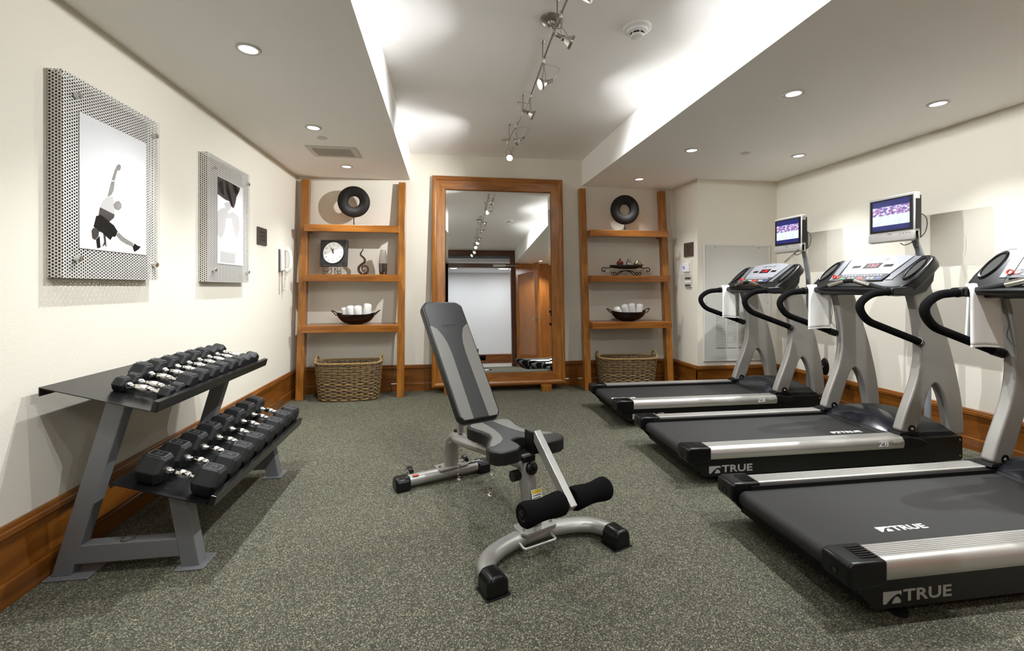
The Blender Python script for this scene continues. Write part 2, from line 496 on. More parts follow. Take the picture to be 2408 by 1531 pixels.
baseboard('baseboard_chase', (CX - .014, CY), (XR, CY), (0, -1, 0), 'cherry baseboard under the grille panel', 'base_x')
baseboard('baseboard_right', (XR, CY), (XR, YR), (-1, 0, 0), 'tall cherry wood baseboard behind the treadmills', 'base_y')

# ------------------------------------------------------------------ ceiling fixtures
def spot(name, loc, d, watts, size, blend, parent, soft=0.03):
    l = D.lights.new(name, 'SPOT'); l.energy = watts; l.color = LAMP_COL
    l.spot_size = math.radians(size); l.spot_blend = blend; l.shadow_soft_size = soft
    o = D.objects.new(name, l); COL.objects.link(o)
    r = parent.matrix_basis.inverted()
    o.parent = parent
    o.matrix_basis = r @ look(loc, Vector(d) * -1)
    return o
DOWN = [(-1.02, 2.53, 'ceiling downlight nearest the camera above the dumbbell rack'),
        (-1.02, 3.70, 'ceiling downlight above the left wall beside the round cover plate'),
        (-1.01, 4.84, 'ceiling downlight between the vent and the clock shelf'),
        (2.21, 2.60, 'ceiling downlight nearest the bright ceiling step on the right'),
        (3.30, 2.60, 'ceiling downlight close to the right edge of the photo'),
        (2.21, 3.81, 'ceiling downlight in the middle row above the far treadmill'),
        (3.30, 3.82, 'ceiling downlight above the far television'),
        (2.20, 4.91, 'ceiling downlight above the shelf with the scroll tray'),
        (-1.02, 1.36, 'ceiling downlight behind the near end of the rack'),
        (2.21, 1.40, 'ceiling downlight above the nearest treadmill'),
        (3.30, 1.40, 'ceiling downlight above the console of the nearest treadmill'),
        (2.21, 0.22, 'ceiling downlight by the open wooden door')]
DK = {(-1.02, 1.36): .45, (2.20, 4.91): .5, (-1.01, 4.84): .75}      # dimmer lamps
for x, y, lb in DOWN:
    t = thing('downlight', lb, 'downlight', (x, y, ZS), group='recessed ceiling downlights')
    MB().lathe([(.043, -.001), (.046, -.007), (.058, -.007), (.062, -.003), (.062, .0), (.043, .0)], 28, closed=True).build('trim_ring', 'white_metal', t, smooth=30)
    MB().lathe([(.0, -.0015), (.020, -.0015), (.044, -.0035), (.044, -.0005), (.0, -.0005)], 28).build('lamp', 'down_glow', t)
    spot('downlight_lamp', (x, y, ZS - .012), (0, 0, -1), W_DOWN * DK.get((x, y), 1.0), 104, 1.0, t, .018)
for x, y, z, r, lb in ((-1.02, 3.946, ZS, .042, 'flat white round cover plate beside the ceiling vent'),
                       (2.752, 3.823, ZS, .042, 'flat white round cover plate between two right downlights'),
                       (0.62, 4.70, ZC, .05, 'flat white round cover plate at the end of the track')):
    tag(MB().lathe([(r * .9, -.006), (r, -.003), (r, 0), (0, 0)][::-1] + [(0, -.006)], 24, Matrix.Translation((x, y, z))).build('cover_plate', 'white_metal', smooth=30), lb, 'cover plate', 'round ceiling cover plates')
# ceiling vent
t = thing('ceiling_vent', 'white rectangular slatted air vent in the left ceiling', 'vent', (-1.01, 4.33, ZS))
fr = MB()
for a in ((-.215, .215, -.16, -.115), (-.215, .215, .115, .16), (-.215, -.165, -.115, .115), (.165, .215, -.115, .115)):
    fr.box(a[0], a[1], a[2], a[3], -.010, 0)
fr.build('vent_frame', 'white_metal', t, smooth=0, bevel=.002, seg=1)
MB().box(-.165, .165, -.115, .115, -.0015, 0).build('vent_shadow', 'dark_slot', t, smooth=0)
sl = None
for i in range(17):
    x = -.155 + i * .0194
    if sl is None:
        sl = MB().add([(-.006, -.115, -.009), (-.004, -.115, -.009), (.006, -.115, -.0016), (.004, -.115, -.0016),
                       (-.006, .115, -.009), (-.004, .115, -.009), (.006, .115, -.0016), (.004, .115, -.0016)],
                      [(0, 1, 2, 3), (7, 6, 5, 4), (0, 4, 5, 1), (1, 5, 6, 2), (2, 6, 7, 3), (3, 7, 4, 0)]).build('slat', 'white_metal', t, smooth=0)
        o = sl
    else:
        o = sl.copy(); COL.objects.link(o); o.parent = t
    o.location = (x, 0, 0)
# smoke detector
t = thing('smoke_detector', 'white round smoke detector on the raised ceiling', 'smoke detector', (1.135, 2.563, ZC))
MB().lathe([(0, 0), (.082, 0), (.082, -.012), (.076, -.016), (.062, -.018), (.058, -.030), (.046, -.034), (.046, -.036), (0, -.036)], 32).build('base_ring', 'white_plastic', t, smooth=30)
MB().lathe([(0, -.036), (.040, -.036), (.040, -.046), (0, -.046)], 24).build('sensor_slot', 'dark_slot', t)
for k in range(6):
    a = k * PI / 3
    MB().box(-.003, .003, .036, .043, -.047, -.036, Matrix.Rotation(a, 4, 'Z')).build('rib', 'white_plastic', t, smooth=0)
MB().lathe([(0, -.047), (.040, -.047), (.036, -.056), (.018, -.062), (0, -.062)], 24).build('sensor_cap', 'white_plastic', t, smooth=30)
# track light rail
RX, RZ = 0.605, 2.62
t = thing('track_rail', 'thin bent metal track with stand-offs along the raised ceiling', 'track light', (RX, 2.55, ZC))
pts = [(RX + .012 * math.sin(y * 2.3), y, RZ + .01 * math.sin(y * 3.1)) for y in [0.35 + .15 * i for i in range(28)]]
MB().tube(smooth_path(pts, 3), .0065, 8).build('rail', 'satin_nickel', t, world=True)
for y in (0.6, 1.2, 1.85, 2.375, 2.79, 3.58, 4.26):
    x = RX + .012 * math.sin(y * 2.3)
    m = MB().cyl((x, y, RZ), (x, y, ZC), .004, n=8)
    m.lathe([(0, 0), (.016, 0), (.014, -.006), (.006, -.014), (0, -.014)], 12, Matrix.Translation((x, y, ZC)))
    m.lathe([(0, .02), (.009, .016), (.009, -.008), (0, -.012)], 12, Matrix.Translation((x, y, RZ)))
    m.build('standoff', 'satin_nickel', t, world=True)
m = MB().lathe([(0, 0), (.062, 0), (.062, -.012), (.052, -.018), (.022, -.020), (.018, -.034), (0, -.034)], 28, Matrix.Translation((.605, 2.553, ZC)))
m.build('canopy', 'satin_nickel', t, world=True)
MB().tube(smooth_path([(.60, 2.55, ZC - .03), (.60, 2.53, 2.70), (.612, 2.50, 2.66), (.603, 2.48, RZ)], 4), .004, 6).build('feed_wire', 'satin_nickel', t, world=True)
# spotlight heads
HEADS = [(2.28, (.61, 2.26, 2.48), (3.86, 2.15, 1.0), 1.4, 'dark track spotlight below the round canopy aimed at the right wall'),
         (2.75, (.625, 2.79, 2.495), (-1.65, 2.45, 1.5), 1.05, 'glowing track spotlight with a cable loop aimed at the athlete picture'),
         (3.26, (.615, 3.31, 2.50), (3.86, 3.2, 1.05), 1.4, 'middle track spotlight aimed at the right wall'),
         (3.88, (.645, 3.92, 2.50), (-1.35, 5.1, 1.5), 1.5, 'track spotlight second from the far end aimed at the clock shelf'),
         (4.36, (.635, 4.43, 2.50), (-.55, 1.3, .1), .6, 'brightly shining last track spotlight near the mirror'),
         (1.86, (.62, 1.90, 2.50), (-.45, 3.4, .0), .6, 'track spotlight aimed at the floor between rack and bench'),
         (1.38, (.60, 1.43, 2.50), (.9, 4.9, .3), .35, 'track spotlight aimed at the mirror'),
         (0.96, (.62, 1.00, 2.50), (-.7, 2.2, .0), .6, 'track spotlight aimed at the near end of the rack'),
         (0.55, (.60, 0.60, 2.50), (-1.65, 1.5, .9), .15, 'track spotlight nearest the door')]
for ya, c, tgt, k, lb in HEADS:
    x = RX + .012 * math.sin(ya * 2.3)
    t = thing('spotlight', lb, 'spotlight', (x, ya, RZ), group='track spotlights')
    d = (Vector(tgt) - Vector(c)).normalized()
    A = look(c, d)
    c = Vector(c)
    MB().lathe([(0, .018), (.010, .016), (.010, -.016), (.006, -.022), (0, -.022)], 12, Matrix.Translation((x, ya, RZ))).build('clip', 'satin_nickel', t, world=True)
    j = Vector((x, ya, RZ - .07))
    MB().tube([(x, ya, RZ - .01), j], .004, 8).build('stem', 'satin_nickel', t, world=True)
    side = A.to_3x3() @ Vector((1, 0, 0))
    y_ = MB()
    for s in (-1, 1):
        y_.tube([j, j + side * s * .02 + Vector((0, 0, -.012)), c + side * s * .030 + d * .012], .0022, 6)
    y_.build('yoke', 'satin_nickel', t, world=True)
    MB().lathe([(0, -.052), (.010, -.052), (.010, -.022), (.014, -.018), (.014, -.002), (.0, -.002)], 16, A).build('socket', 'satin_nickel', t, world=True)
    MB().lathe([(.012, -.006), (.018, .004), (.027, .020), (.031, .030), (.029, .030), (.025, .020), (.016, .005), (.012, -.004)], 24, A, closed=True).build('reflector', 'reflector', t, world=True)
    MB().lathe([(.028, .028), (.034, .028), (.034, .042), (.030, .042)], 24, A, closed=True).build('lens_ring', 'satin_nickel', t, world=True)
    MB().lathe([(0, .036), (.029, .036), (.029, .033), (0, .033)], 24, A).build('bulb', 'lamp_glow', t, world=True)
    b_ = c - d * .05
    lp = smooth_path([j + Vector((0, 0, .03)), j + side * .045 + Vector((0, 0, .02)), b_ + Vector((0, 0, .06)) + side * .03 - d * .03, b_ + Vector((0, 0, .03)) - d * .035, b_], 6)
    MB().tube(lp, .0024, 6).build('cable_loop', 'satin_nickel', t, world=True)
    spot('spotlight_lamp', tuple(c + d * .046), d, W_TRACK * k, 108, 1.0, t, .012)

# ------------------------------------------------------------------ doorway behind the camera (seen in the mirror)
o = struct('door_1', MB().box(OX1, OX1 + .11, YR - .10, YR + .02, 0, ZC - .001), 'dark_wood', 'dark wood door frame with a glazed transom', smooth=0, bevel=.004)
for nm, b4 in (('jamb', (OX0 - .11, OX0, 0, ZC - .001)), ('frame_head', (OX0, OX1, ZC - .12, ZC - .001)), ('transom_rail', (OX0, OX1, 2.335, 2.44))):
    MB().box(b4[0], b4[1], YR - .10, YR + .02, b4[2], b4[3]).build(nm, 'dark_wood', o, smooth=0, bevel=.004)
MB().box(OX0, OX1, YR - .045, YR - .038, 2.44, ZC - .12).build('transom_pane', 'pane_clear', o, smooth=0)
# leaf standing open into the room
A0 = Vector((1.665, YR + .045, 0)); A1 = Vector((2.04, .72, 0))
M = frame(A0, A1 - A0, Vector((0, 0, 1)).cross(A1 - A0), Vector((0, 0, 1)))
o = struct('door_2', MB().box(0, .13, -.022, .022, .01, 2.32, M), 'panel_wood', 'open wooden door leaf with a tall glass panel', smooth=0, bevel=.003)
LW = (A1 - A0).length
MB().box(LW - .13, LW, -.022, .022, .01, 2.32, M).build('stile', 'panel_wood', o, smooth=0, bevel=.003)
MB().box(.13, LW - .13, -.022, .022, 2.14, 2.32, M).build('top_rail', 'panel_wood', o, smooth=0, bevel=.003)
MB().box(.13, LW - .13, -.022, .022, .01, .28, M).build('bottom_rail', 'panel_wood', o, smooth=0, bevel=.003)
MB().box(.13, LW - .13, -.004, .004, .28, 2.14, M).build('pane', 'door_glass', o, smooth=0)
MB().box(LW - .005, LW + .004, -.014, .014, .98, 1.16, M).build('lock_plate', 'satin_nickel', o, smooth=0, bevel=.002)
hd = MB()
hd.cyl(M @ Vector((LW - .06, .02, 1.06)), M @ Vector((LW - .06, .07, 1.06)), .01, n=10)
hd.cyl(M @ Vector((LW - .06, .07, 1.06)), M @ Vector((LW - .19, .07, 1.06)), .009, n=10)
hd.build('door_handle', 'satin_nickel', o)
t = thing('door_closer', 'silver door closer arm on the transom rail', 'door closer', (1.30, YR + .02, 2.36))
MB().box(1.12, 1.42, YR + .021, YR + .07, 2.35, 2.41).build('closer_body', 'satin_nickel', t, world=True, bevel=.005)
MB().box(1.40, 1.72, YR + .075, YR + .095, 2.365, 2.385).build('closer_arm', 'satin_nickel', t, world=True, smooth=0)
# hallway ceiling lamps
for x, y in ((0.2, -.95), (1.5, -1.0)):
    t = thing('hall_downlight', 'flush hallway ceiling lamp left of the glazed transom centre' if x < 1 else 'flush hallway ceiling lamp close to the open door', 'ceiling light', (x, y, 2.50), group='hallway ceiling lamps')
    MB().lathe([(0, 0), (.16, 0), (.16, -.02), (.15, -.024), (0, -.024)], 28).build('diffuser', 'down_glow', t, smooth=30)
    l = D.lights.new('hall_lamp', 'AREA'); l.shape = 'DISK'; l.size = .3; l.energy = W_HALL; l.color = (.95, .98, 1.0)
    q = D.objects.new('hall_lamp', l); COL.objects.link(q); q.parent = t; q.location = (0, 0, -.03)

# ------------------------------------------------------------------ leaning floor mirror
t = thing('floor_mirror', 'tall cherry framed floor mirror leaning against the back wall', 'mirror', (.62, 5.17, 0))
lean = math.radians(3.5)
MM = frame(Vector((-.155, 5.165, .066)), (1, 0, 0), (0, math.sin(lean), math.cos(lean)))
MW, MH = 1.553, 2.44
G0, G1, H0, H1 = .155, MW - .155, .15, MH - .165
def mitre(ox0, ox1, oy0, oy1, ix0, ix1, iy0, iy1, prof):
    """four mitred pieces; prof maps 0 (outer edge) .. 1 (inner edge) to height"""
    res = []
    O = [(ox0, oy0), (ox1, oy0), (ox1, oy1), (ox0, oy1)]; I = [(ix0, iy0), (ix1, iy0), (ix1, iy1), (ix0, iy1)]
    n = len(prof)
    for k in range(4):
        a, b_ = k, (k + 1) % 4
        vv = []
        for c_ in (a, b_):
            for (s, h) in prof:
                vv.append((O[c_][0] + (I[c_][0] - O[c_][0]) * s, O[c_][1] + (I[c_][1] - O[c_][1]) * s, h))
        res.append(MB().add(vv, [tuple(range(n))[::-1], tuple(range(n, 2 * n))] + [(i, (i + 1) % n, n + (i + 1) % n, n + i) for i in range(n)], MM))
    return res
nm = ('wood_x', 'wood_z', 'wood_x', 'wood_z')
inn = mitre(.055, MW - .055, .055, MH - .055, G0 - .004, G1 + .004, H0 - .004, H1 + .004, [(0, -.03), (0, .004), (.93, .000), (1, -.008), (1, -.03)])
out = mitre(0, MW, 0, MH, .056, MW - .056, .056, MH - .056, [(0, -.034), (0, .004), (.25, .016), (.55, .018), (.9, .010), (1, .002), (1, -.034)])
for i in range(4):
    q = inn[i].build('frame_board', nm[i], t, world=True, merge=True, smooth=25)
    out[i].build('frame_moulding', nm[i], q, world=True, merge=True, smooth=25)
bv = .028
MB().add([(G0 + bv, H0 + bv, -.012), (G1 - bv, H0 + bv, -.012), (G1 - bv, H1 - bv, -.012), (G0 + bv, H1 - bv, -.012)], [(0, 1, 2, 3)], MM).build('glass', 'mirror_glass', t, world=True, smooth=0)
for k, (e0, e1) in enumerate((((G0, H0), (G1, H0)), ((G1, H0), (G1, H1)), ((G1, H1), (G0, H1)), ((G0, H1), (G0, H0)))):
    inn_ = [(G0 + bv, H0 + bv), (G1 - bv, H0 + bv), (G1 - bv, H1 - bv), (G0 + bv, H1 - bv)]
    MB().add([(e0[0], e0[1], -.0145), (e1[0], e1[1], -.0145), inn_[(k + 1) % 4] + (-.012,), inn_[k] + (-.012,)], [(0, 1, 2, 3)], MM).build('bevel_strip', 'mirror_glass', t, world=True, smooth=0)
MB().box(.02, MW - .02, .02, MH - .02, -.036, -.031, MM).build('backing', 'dark_wood', t, world=True, smooth=0)
for x in (-.02, 1.10):
    MB().box(x, x + .115, 5.085, 5.20, 0, .07).build('foot_block', 'wood_z', t, world=True, smooth=0, bevel=.003)

# ------------------------------------------------------------------ leaning ladder shelves
def ladder(x0, x1, label):
    t = thing('ladder_shelf', label, 'shelf', ((x0 + x1) / 2, 5.08, 0))
    lw = .078
    def yf(z): return 5.045 + .225 * z / 2.40
    for x in (x0, x1 - lw):
        poly = [(yf(0), 0), (yf(0) + .088, 0), (yf(2.4) + .080, 2.40), (yf(2.4), 2.40)]
        MB().prism(poly, 'x', x, x + lw).build('side_rail', 'wood_z', t, world=True, smooth=0, bevel=.004, merge=True)
    for z, f in ((1.878, 5.09), (1.34, 5.05), (.795, 5.005)):
        s = MB().box(x0 + lw, x1 - lw, f + .022, 5.352 if z > .35 else 5.33, z - .05, z).build('shelf_board', 'wood_x', t, world=True, smooth=0, bevel=.002, seg=1)
        MB().box(x0 + lw - .004, x1 - lw + .026, f, f + .022, z - .076, z + .001).build('front_lip', 'wood_x', s, world=True, smooth=0, bevel=.004)
        for x in (x0 + lw, x1 - lw - .018):
            MB().box(x, x + .018, f + .022, 5.33, z - .074, z - .05).build('cleat', 'wood_y', s, world=True, smooth=0)
    return t
ladder(-1.575, -.452, 'leaning cherry wood ladder shelf holding the square clock')
ladder(1.60, 2.705, 'leaning cherry wood ladder shelf holding the iron scroll tray')

# ------------------------------------------------------------------ dumbbell rack
t = thing('dumbbell_rack', 'grey steel two tier dumbbell rack with black sloping shelves by the left wall', 'dumbbell rack', (-1.3, 2.62, 0))
Y0, Y1 = 2.05, 3.20
SH = {}
for key, xb, zb, a, L, back in (('upper', -1.604, .802, 15.3, .418, .036), ('lower', -1.351, .403, 17.3, .385, .02)):
    a = math.radians(a); u = Vector((math.cos(a), 0, -math.sin(a))); n = Vector((math.sin(a), 0, math.cos(a)))
    P = Vector((xb, 0, zb)); Q = P + u * L
    SH[key] = (Q, u, n)
    def pt(v): return (v.x, v.z)
    sheet = [pt(P + Vector((0, 0, -back))), pt(P + Vector((.004, 0, -back))), pt(P + Vector((.004, 0, -.005))), pt(Q - n * .004), pt(Q), pt(P)]
    s = MB().prism(sheet, 'y', Y0, Y1).build('tray', 'rack_black', t, world=True, merge=True, smooth=0)
    lip = [pt(Q - n * .004 - u * .002), pt(Q - n * .004 + u * .022), pt(Q + n * .042 + u * .022), pt(Q + n * .042 - u * .002)]
    MB().prism(lip, 'y', Y0, Y1).build('front_lip', 'rack_black', s, world=True, merge=True, smooth=0, bevel=.003)
for y in (2.11, 3.035):
    MB().prism([(-1.608, .007), (-1.536, .007), (-1.325, .719), (-1.400, .739)], 'y', y, y + .06).build('rear_post', 'rack_grey', t, world=True, merge=True, smooth=0, bevel=.004)
    MB().prism([(-1.118, .007), (-1.045, .007), (-1.100, .316), (-1.175, .338)], 'y', y, y + .06).build('front_post', 'rack_grey', t, world=True, merge=True, smooth=0, bevel=.004)
    MB().box(-1.545, -1.108, y + .002, y + .058, .05, .128).build('foot_beam', 'rack_grey', t, world=True, smooth=0, bevel=.004)
    for x0, x1 in ((-1.622, -1.455), (-1.135, -1.020)):
        MB().box(x0, x1, y - .025, y + .095, 0, .008).build('foot_plate', 'rack_grey', t, world=True, smooth=0, bevel=.002, seg=1)
MB().lathe([(.020, 0), (.026, 0), (.026, .004), (.020, .004)], 24, Matrix.Translation((-1.34, 2.14, .128)), closed=True).build('badge_ring', 'satin_nickel', t, world=True)

# ------------------------------------------------------------------ hex dumbbells
def hexhead(x0, x1, ap, rot):
    """hexagonal head along x with chamfered ends"""
    R = ap / math.cos(PI / 6)
    vv = []; ff = []
    ch = .16 * (x1 - x0) + .003
    rings = [(x0, .80), (x0 + ch, 1.0), (x1 - ch, 1.0), (x1, .80)]
    for x, s in rings:
        for k in range(6):
            a = math.radians(60 * k + rot)
            vv.append((x, R * s * math.cos(a), R * s * math.sin(a)))
    for i in range(3):
        for k in range(6):
            l = (k + 1) % 6
            ff.append((i * 6 + k, i * 6 + l, (i + 1) * 6 + l, (i + 1) * 6 + k))
    ff.append(tuple(range(5, -1, -1))); ff.append(tuple(range(18, 24)))
    return MB().add(vv, ff)
def make_dumbbell(total, head, ap, num, rot=0):
    t = thing('dumbbell', 'x', 'dumbbell', (0, 0, 0))
    h = total / 2
    for s in (-1, 1):
        a, b_ = (s * h, s * (h - head)); a, b_ = min(a, b_), max(a, b_)
        hd = hexhead(a, b_, ap, rot).build('head', 'hex_rubber', t, merge=True, smooth=0, bevel=.004)
        if rot == 0:
            cx = (a + b_) / 2; w = min(.75 * head, .07) / 2; d = ap * .42
            fr = MB()
            for q in ((cx - w, cx + w, -d, -d + .003), (cx - w, cx + w, d - .003, d), (cx - w, cx - w + .003, -d, d), (cx + w - .003, cx + w, -d, d)):
                fr.box(q[0], q[1], q[2], q[3], ap, ap + .0012)
            fr.build('number_frame', 'stamp_grey', hd, smooth=0)
            text_mb(num, d * 1.25, Matrix.Translation((cx, 0, ap + .001)) @ Matrix.Rotation(-PI / 2 * 0, 4, 'Z'), .0005).build('number', 'stamp_grey', hd, smooth=0)
    g = h - head
    R = .0155
    prof = [(0, -g - .004), (R * .95, -g - .004), (R * .95, -g + .012), (R * .62, -g + .018), (R * .62, -g + .028), (R * .85, -g + .032), (R * 1.0, -g + .05), (R * 1.13, 0),
            (R * 1.0, g - .05), (R * .85, g - .032), (R * .62, g - .028), (R * .62, g - .018), (R * .95, g - .012), (R * .95, g + .004), (0, g + .004)]
    MB().lathe(prof, 16, Matrix.Rotation(PI / 2, 4, 'Y')).build('handle', 'chrome', t)
    MB().lathe([(R * 1.01, -g + .052), (R * 1.14, -.0), (R * 1.01, g - .052)], 16, Matrix.Rotation(PI / 2, 4, 'Y')).build('knurling', 'knurled_chrome', t)
    return t
ORD = ['first', 'second', 'third', 'fourth', 'fifth', 'sixth', 'seventh', 'eighth', 'ninth', 'tenth']
protos = {'s': make_dumbbell(.235, .050, .031, '5'), 'm': make_dumbbell(.275, .072, .0435, '12'), 'r': make_dumbbell(.270, .068, .040, '10', 30), 'l': make_dumbbell(.325, .100, .060, '25')}
used = set()
def put_dumbbell(kind, shelf, y, label, group):
    Q, u, n = SH[shelf]
    dims = {'s': (.235, .031), 'm': (.275, .0435), 'r': (.270, .040 / math.cos(PI / 6) * .985), 'l': (.325, .060)}[kind]
    c = Q - u * (.006 + dims[0] / 2) + n * (dims[1] + .0005); c.y = y
    if kind in used: o = copy_tree(protos[kind])
    else: o = protos[kind]; used.add(kind)
    o.matrix_basis = frame(c, u, (0, 1, 0), n)
    o.rotation_mode = 'XYZ'
    tag(o, label, 'dumbbell', group)
UP = [('s', 2.197), ('s', 2.272), ('m', 2.368), ('m', 2.473), ('m', 2.579), ('m', 2.686), ('m', 2.792), ('m', 2.897), ('r', 2.992), ('r', 3.085)]
for i, (k, y) in enumerate(UP):
    kind = {'s': 'small black hex dumbbell', 'm': 'medium black hex dumbbell', 'r': 'edgewise black hex dumbbell'}[k]
    put_dumbbell(k, 'upper', y, kind + ' on the upper shelf, ' + ORD[i] + ' from the near end', 'dumbbells on the upper shelf')
for i, y in enumerate((2.135, 2.280, 2.424, 2.568, 2.711, 2.854, 2.996, 3.130)):
    put_dumbbell('l', 'lower', y, 'large black hex dumbbell on the lower shelf, ' + ORD[i] + ' from the near end', 'dumbbells on the lower shelf')

# ------------------------------------------------------------------ adjustable weight bench
t = thing('weight_bench', 'adjustable weight bench with black and grey vinyl pads and foam leg rollers', 'weight bench', (.42, 2.09, 0), math.radians(-65))
BR3 = Matrix.Translation((-.012, -.012, 0)) @ Matrix.Rotation(math.radians(-3), 4, 'Z')
path = smooth_path([(.20, -.325, .043), (.15, -.318, .043), (.09, -.28, .043), (.045, -.20, .043), (.02, -.10, .043), (.012, 0, .043), (.02, .10, .043), (.045, .20, .043), (.09, .28, .043), (.15, .318, .043), (.20, .325, .043)], 4)
ff_ = MB().tube(path, .041, 16, sq=(.82, 1.0), M=BR3).build('front_foot', 'bench_silver', t)
for s in (-1, 1):
    MB().prism([(-.052, 0), (.052, 0), (.049, .058), (.030, .083), (-.030, .083), (-.049, .058)], 'x', .172, .268, BR3 @ Matrix.Translation((0, s * .325, 0)) @ Matrix.Diagonal((1, .95, 1, 1))).build('end_cap', 'plastic_black', t, merge=True, smooth=30, bevel=.014, seg=3)
    MB().box(.170, .272, s * .325 - .052, s * .325 + .052, 0, .006, BR3).build('rubber_sole', 'plastic_matte', t, smooth=0, bevel=.002)
MB().tube(round_path([(.042, -.105, .05), (.105, -.105, .042), (.105, .065, .042), (.042, .065, .05)], .012), .0065, 8, M=BR3).build('carry_handle', 'bench_silver', t)
MB().prism([(-.055, -.085), (-.03, -.10), (.03, -.10), (.05, -.085), (.05, .085), (.03, .10), (-.03, .10), (-.055, .085)], 'z', .070, .080).build('front_plate', 'bench_silver', t, merge=True, smooth=30)
for s in (-1, 1):
    MB().lathe([(0, .012), (.008, .010), (.010, 0), (0, 0)], 10, Matrix.Translation((.015, s * .078, .080))).build('bolt', 'chrome', t)
MB().tube([(-.02, 0, .075), (-.075, 0, .30), (-.095, 0, .385)], [.042, .042, .040], 16, sq=(.9, 1.0)).build('front_post', 'bench_silver', t)
MB().lathe([(0, .0), (.030, .0), (.030, .012), (.022, .018), (0, .018)], 20, look((-.035, 0, .335), (1, 0, .2))).build('post_cap', 'plastic_black', t)
MB().cyl((-.085, -.036, .295), (-.085, -.078, .295), .026, n=14).build('adjust_knob', 'plastic_black', t)
lm = look((.008, .008, .185), (1, 0, .24))
MB().box(-.030, .030, -.075, .060, .0, .0008, lm).build('warning_label', 'label_white', t, smooth=0)
MB().box(-.028, .028, .042, .058, .0008, .0012, lm).build('warning_header', 'label_yellow', t, smooth=0)
ln = MB()
for k in range(9): ln.box(-.025, .025 - .004 * (k % 3), .032 - k * .011, .035 - k * .011, .0008, .0012, lm)
ln.build('warning_text', 'ink_black', t, smooth=0)
# spine and rear foot
RL = -.015
BR4 = Matrix.Rotation(math.radians(-3), 4, 'Z')
FL = -.118
MB().tube(smooth_path([(-.06, 0, .345), (-.35, -.018, .325), (-.66, -.042, .298), (-.79, RL, .282), (-.855, RL, .245), (-.875, RL, .175), (-.878, RL, .075)], 5), .050, 16, sq=(.62, .95)).build('spine_tube', 'bench_silver', t)
MB().tube([(-.862, FL - .29, .043), (-.862, FL + .29, .043)], .040, 16, sq=(.85, 1.0), M=BR4).build('rear_foot', 'bench_silver', t)
for s in (-1, 1):
    MB().prism([(-.050, 0), (.050, 0), (.047, .055), (.030, .078), (-.030, .078), (-.047, .055)], 'y', FL + s * .265 - .045, FL + s * .265 + .045, BR4 @ Matrix.Translation((-.862, 0, 0))).build('end_cap', 'plastic_black', t, merge=True, smooth=30, bevel=.014, seg=3)
MB().prism([(-.925, RL - .09), (-.91, RL - .10), (-.84, RL - .10), (-.825, RL - .09), (-.825, RL + .09), (-.84, RL + .10), (-.91, RL + .10), (-.925, RL + .09)], 'z', .070, .079).build('rear_plate', 'bench_silver', t, merge=True, smooth=30)
for s in (-1, 1):
    MB().lathe([(0, .012), (.008, .010), (.010, 0), (0, 0)], 10, Matrix.Translation((-.875, RL + s * .08, .079))).build('bolt', 'chrome', t)
for l in (FL - .20, FL + .165):
    w = MB().cyl((-.912, l - .012, .078), (-.912, l + .012, .078), .029, n=18, M=BR4).build('transport_wheel', 'plastic_black', t)
    br = MB().box(-.942, -.882, l - .018, l - .014, .055, .09, BR4).box(-.942, -.882, l + .014, l + .018, .055, .09, BR4).box(-.902, -.880, l - .018, l + .018, .05, .07, BR4)
    br.build('wheel_bracket', 'satin_nickel', w, smooth=0)
    MB().cyl((-.912, l - .022, .078), (-.912, l + .022, .078), .008, n=10, M=BR4).build('axle_bolt', 'chrome', w)
tp = BR4 @ frame((-.855, FL + .19, .0768), (0, 1, 0), (-1, 0, 0))
pl = MB().box(-.075, .075, -.012, .012, 0, .001, tp).build('brand_plate', 'ink_black', t, smooth=0)
text_mb('TUFF STUFF', .022, tp @ Matrix.Translation((0, 0, .0012)), .0003, 1.05).build('brand_lettering', 'print_white', pl, smooth=0)
MB().box(-.85, -.83, FL - .205, FL - .17, .074, .0772, BR4).build('red_sticker', 'label_red', t, smooth=0)
MB().box(-.80, -.755, RL - .022, RL + .022, .30, .328).build('rest_stop', 'plastic_matte', t, smooth=0, bevel=.003)
# seat pad
half = [(-.475, 0), (-.475, .10), (-.455, .128), (-.42, .138), (-.37, .130), (-.32, .116), (-.265, .112), (-.215, .130), (-.16, .175), (-.11, .206), (-.065, .214), (-.03, .200), (-.012, .165), (-.010, .09), (-.03, .058), (-.07, .047), (-.13, .045), (-.145, .03), (-.15, 0)]
outl = [(x, -y) for x, y in half] + [(x, y) for x, y in reversed(half[1:-1])]
seat = MB().prism(outl, 'z', .385, .452).build('seat_pad', 'vinyl_black', t, merge=True, smooth=30, bevel=.016, seg=4)
for s in (-1, 1):
    q = [(-.452, .030), (-.456, .092), (-.440, .114), (-.415, .121), (-.37, .113), (-.32, .099), (-.262, .095), (-.205, .114), (-.15, .158), (-.105, .188), (-.098, .170), (-.12, .120), (-.16, .080), (-.22, .056), (-.30, .040), (-.38, .032)]
    q = [(x, y * s) for x, y in q]
    if s > 0: q = q[::-1]
    MB().prism(q, 'z', .448, .4545).build('seat_inlay', 'vinyl_grey', seat, merge=True, smooth=30, bevel=.002)
MB().box(-.44, -.05, -.035, .035, .360, .386).build('seat_bracket', 'plastic_matte', t, smooth=0)
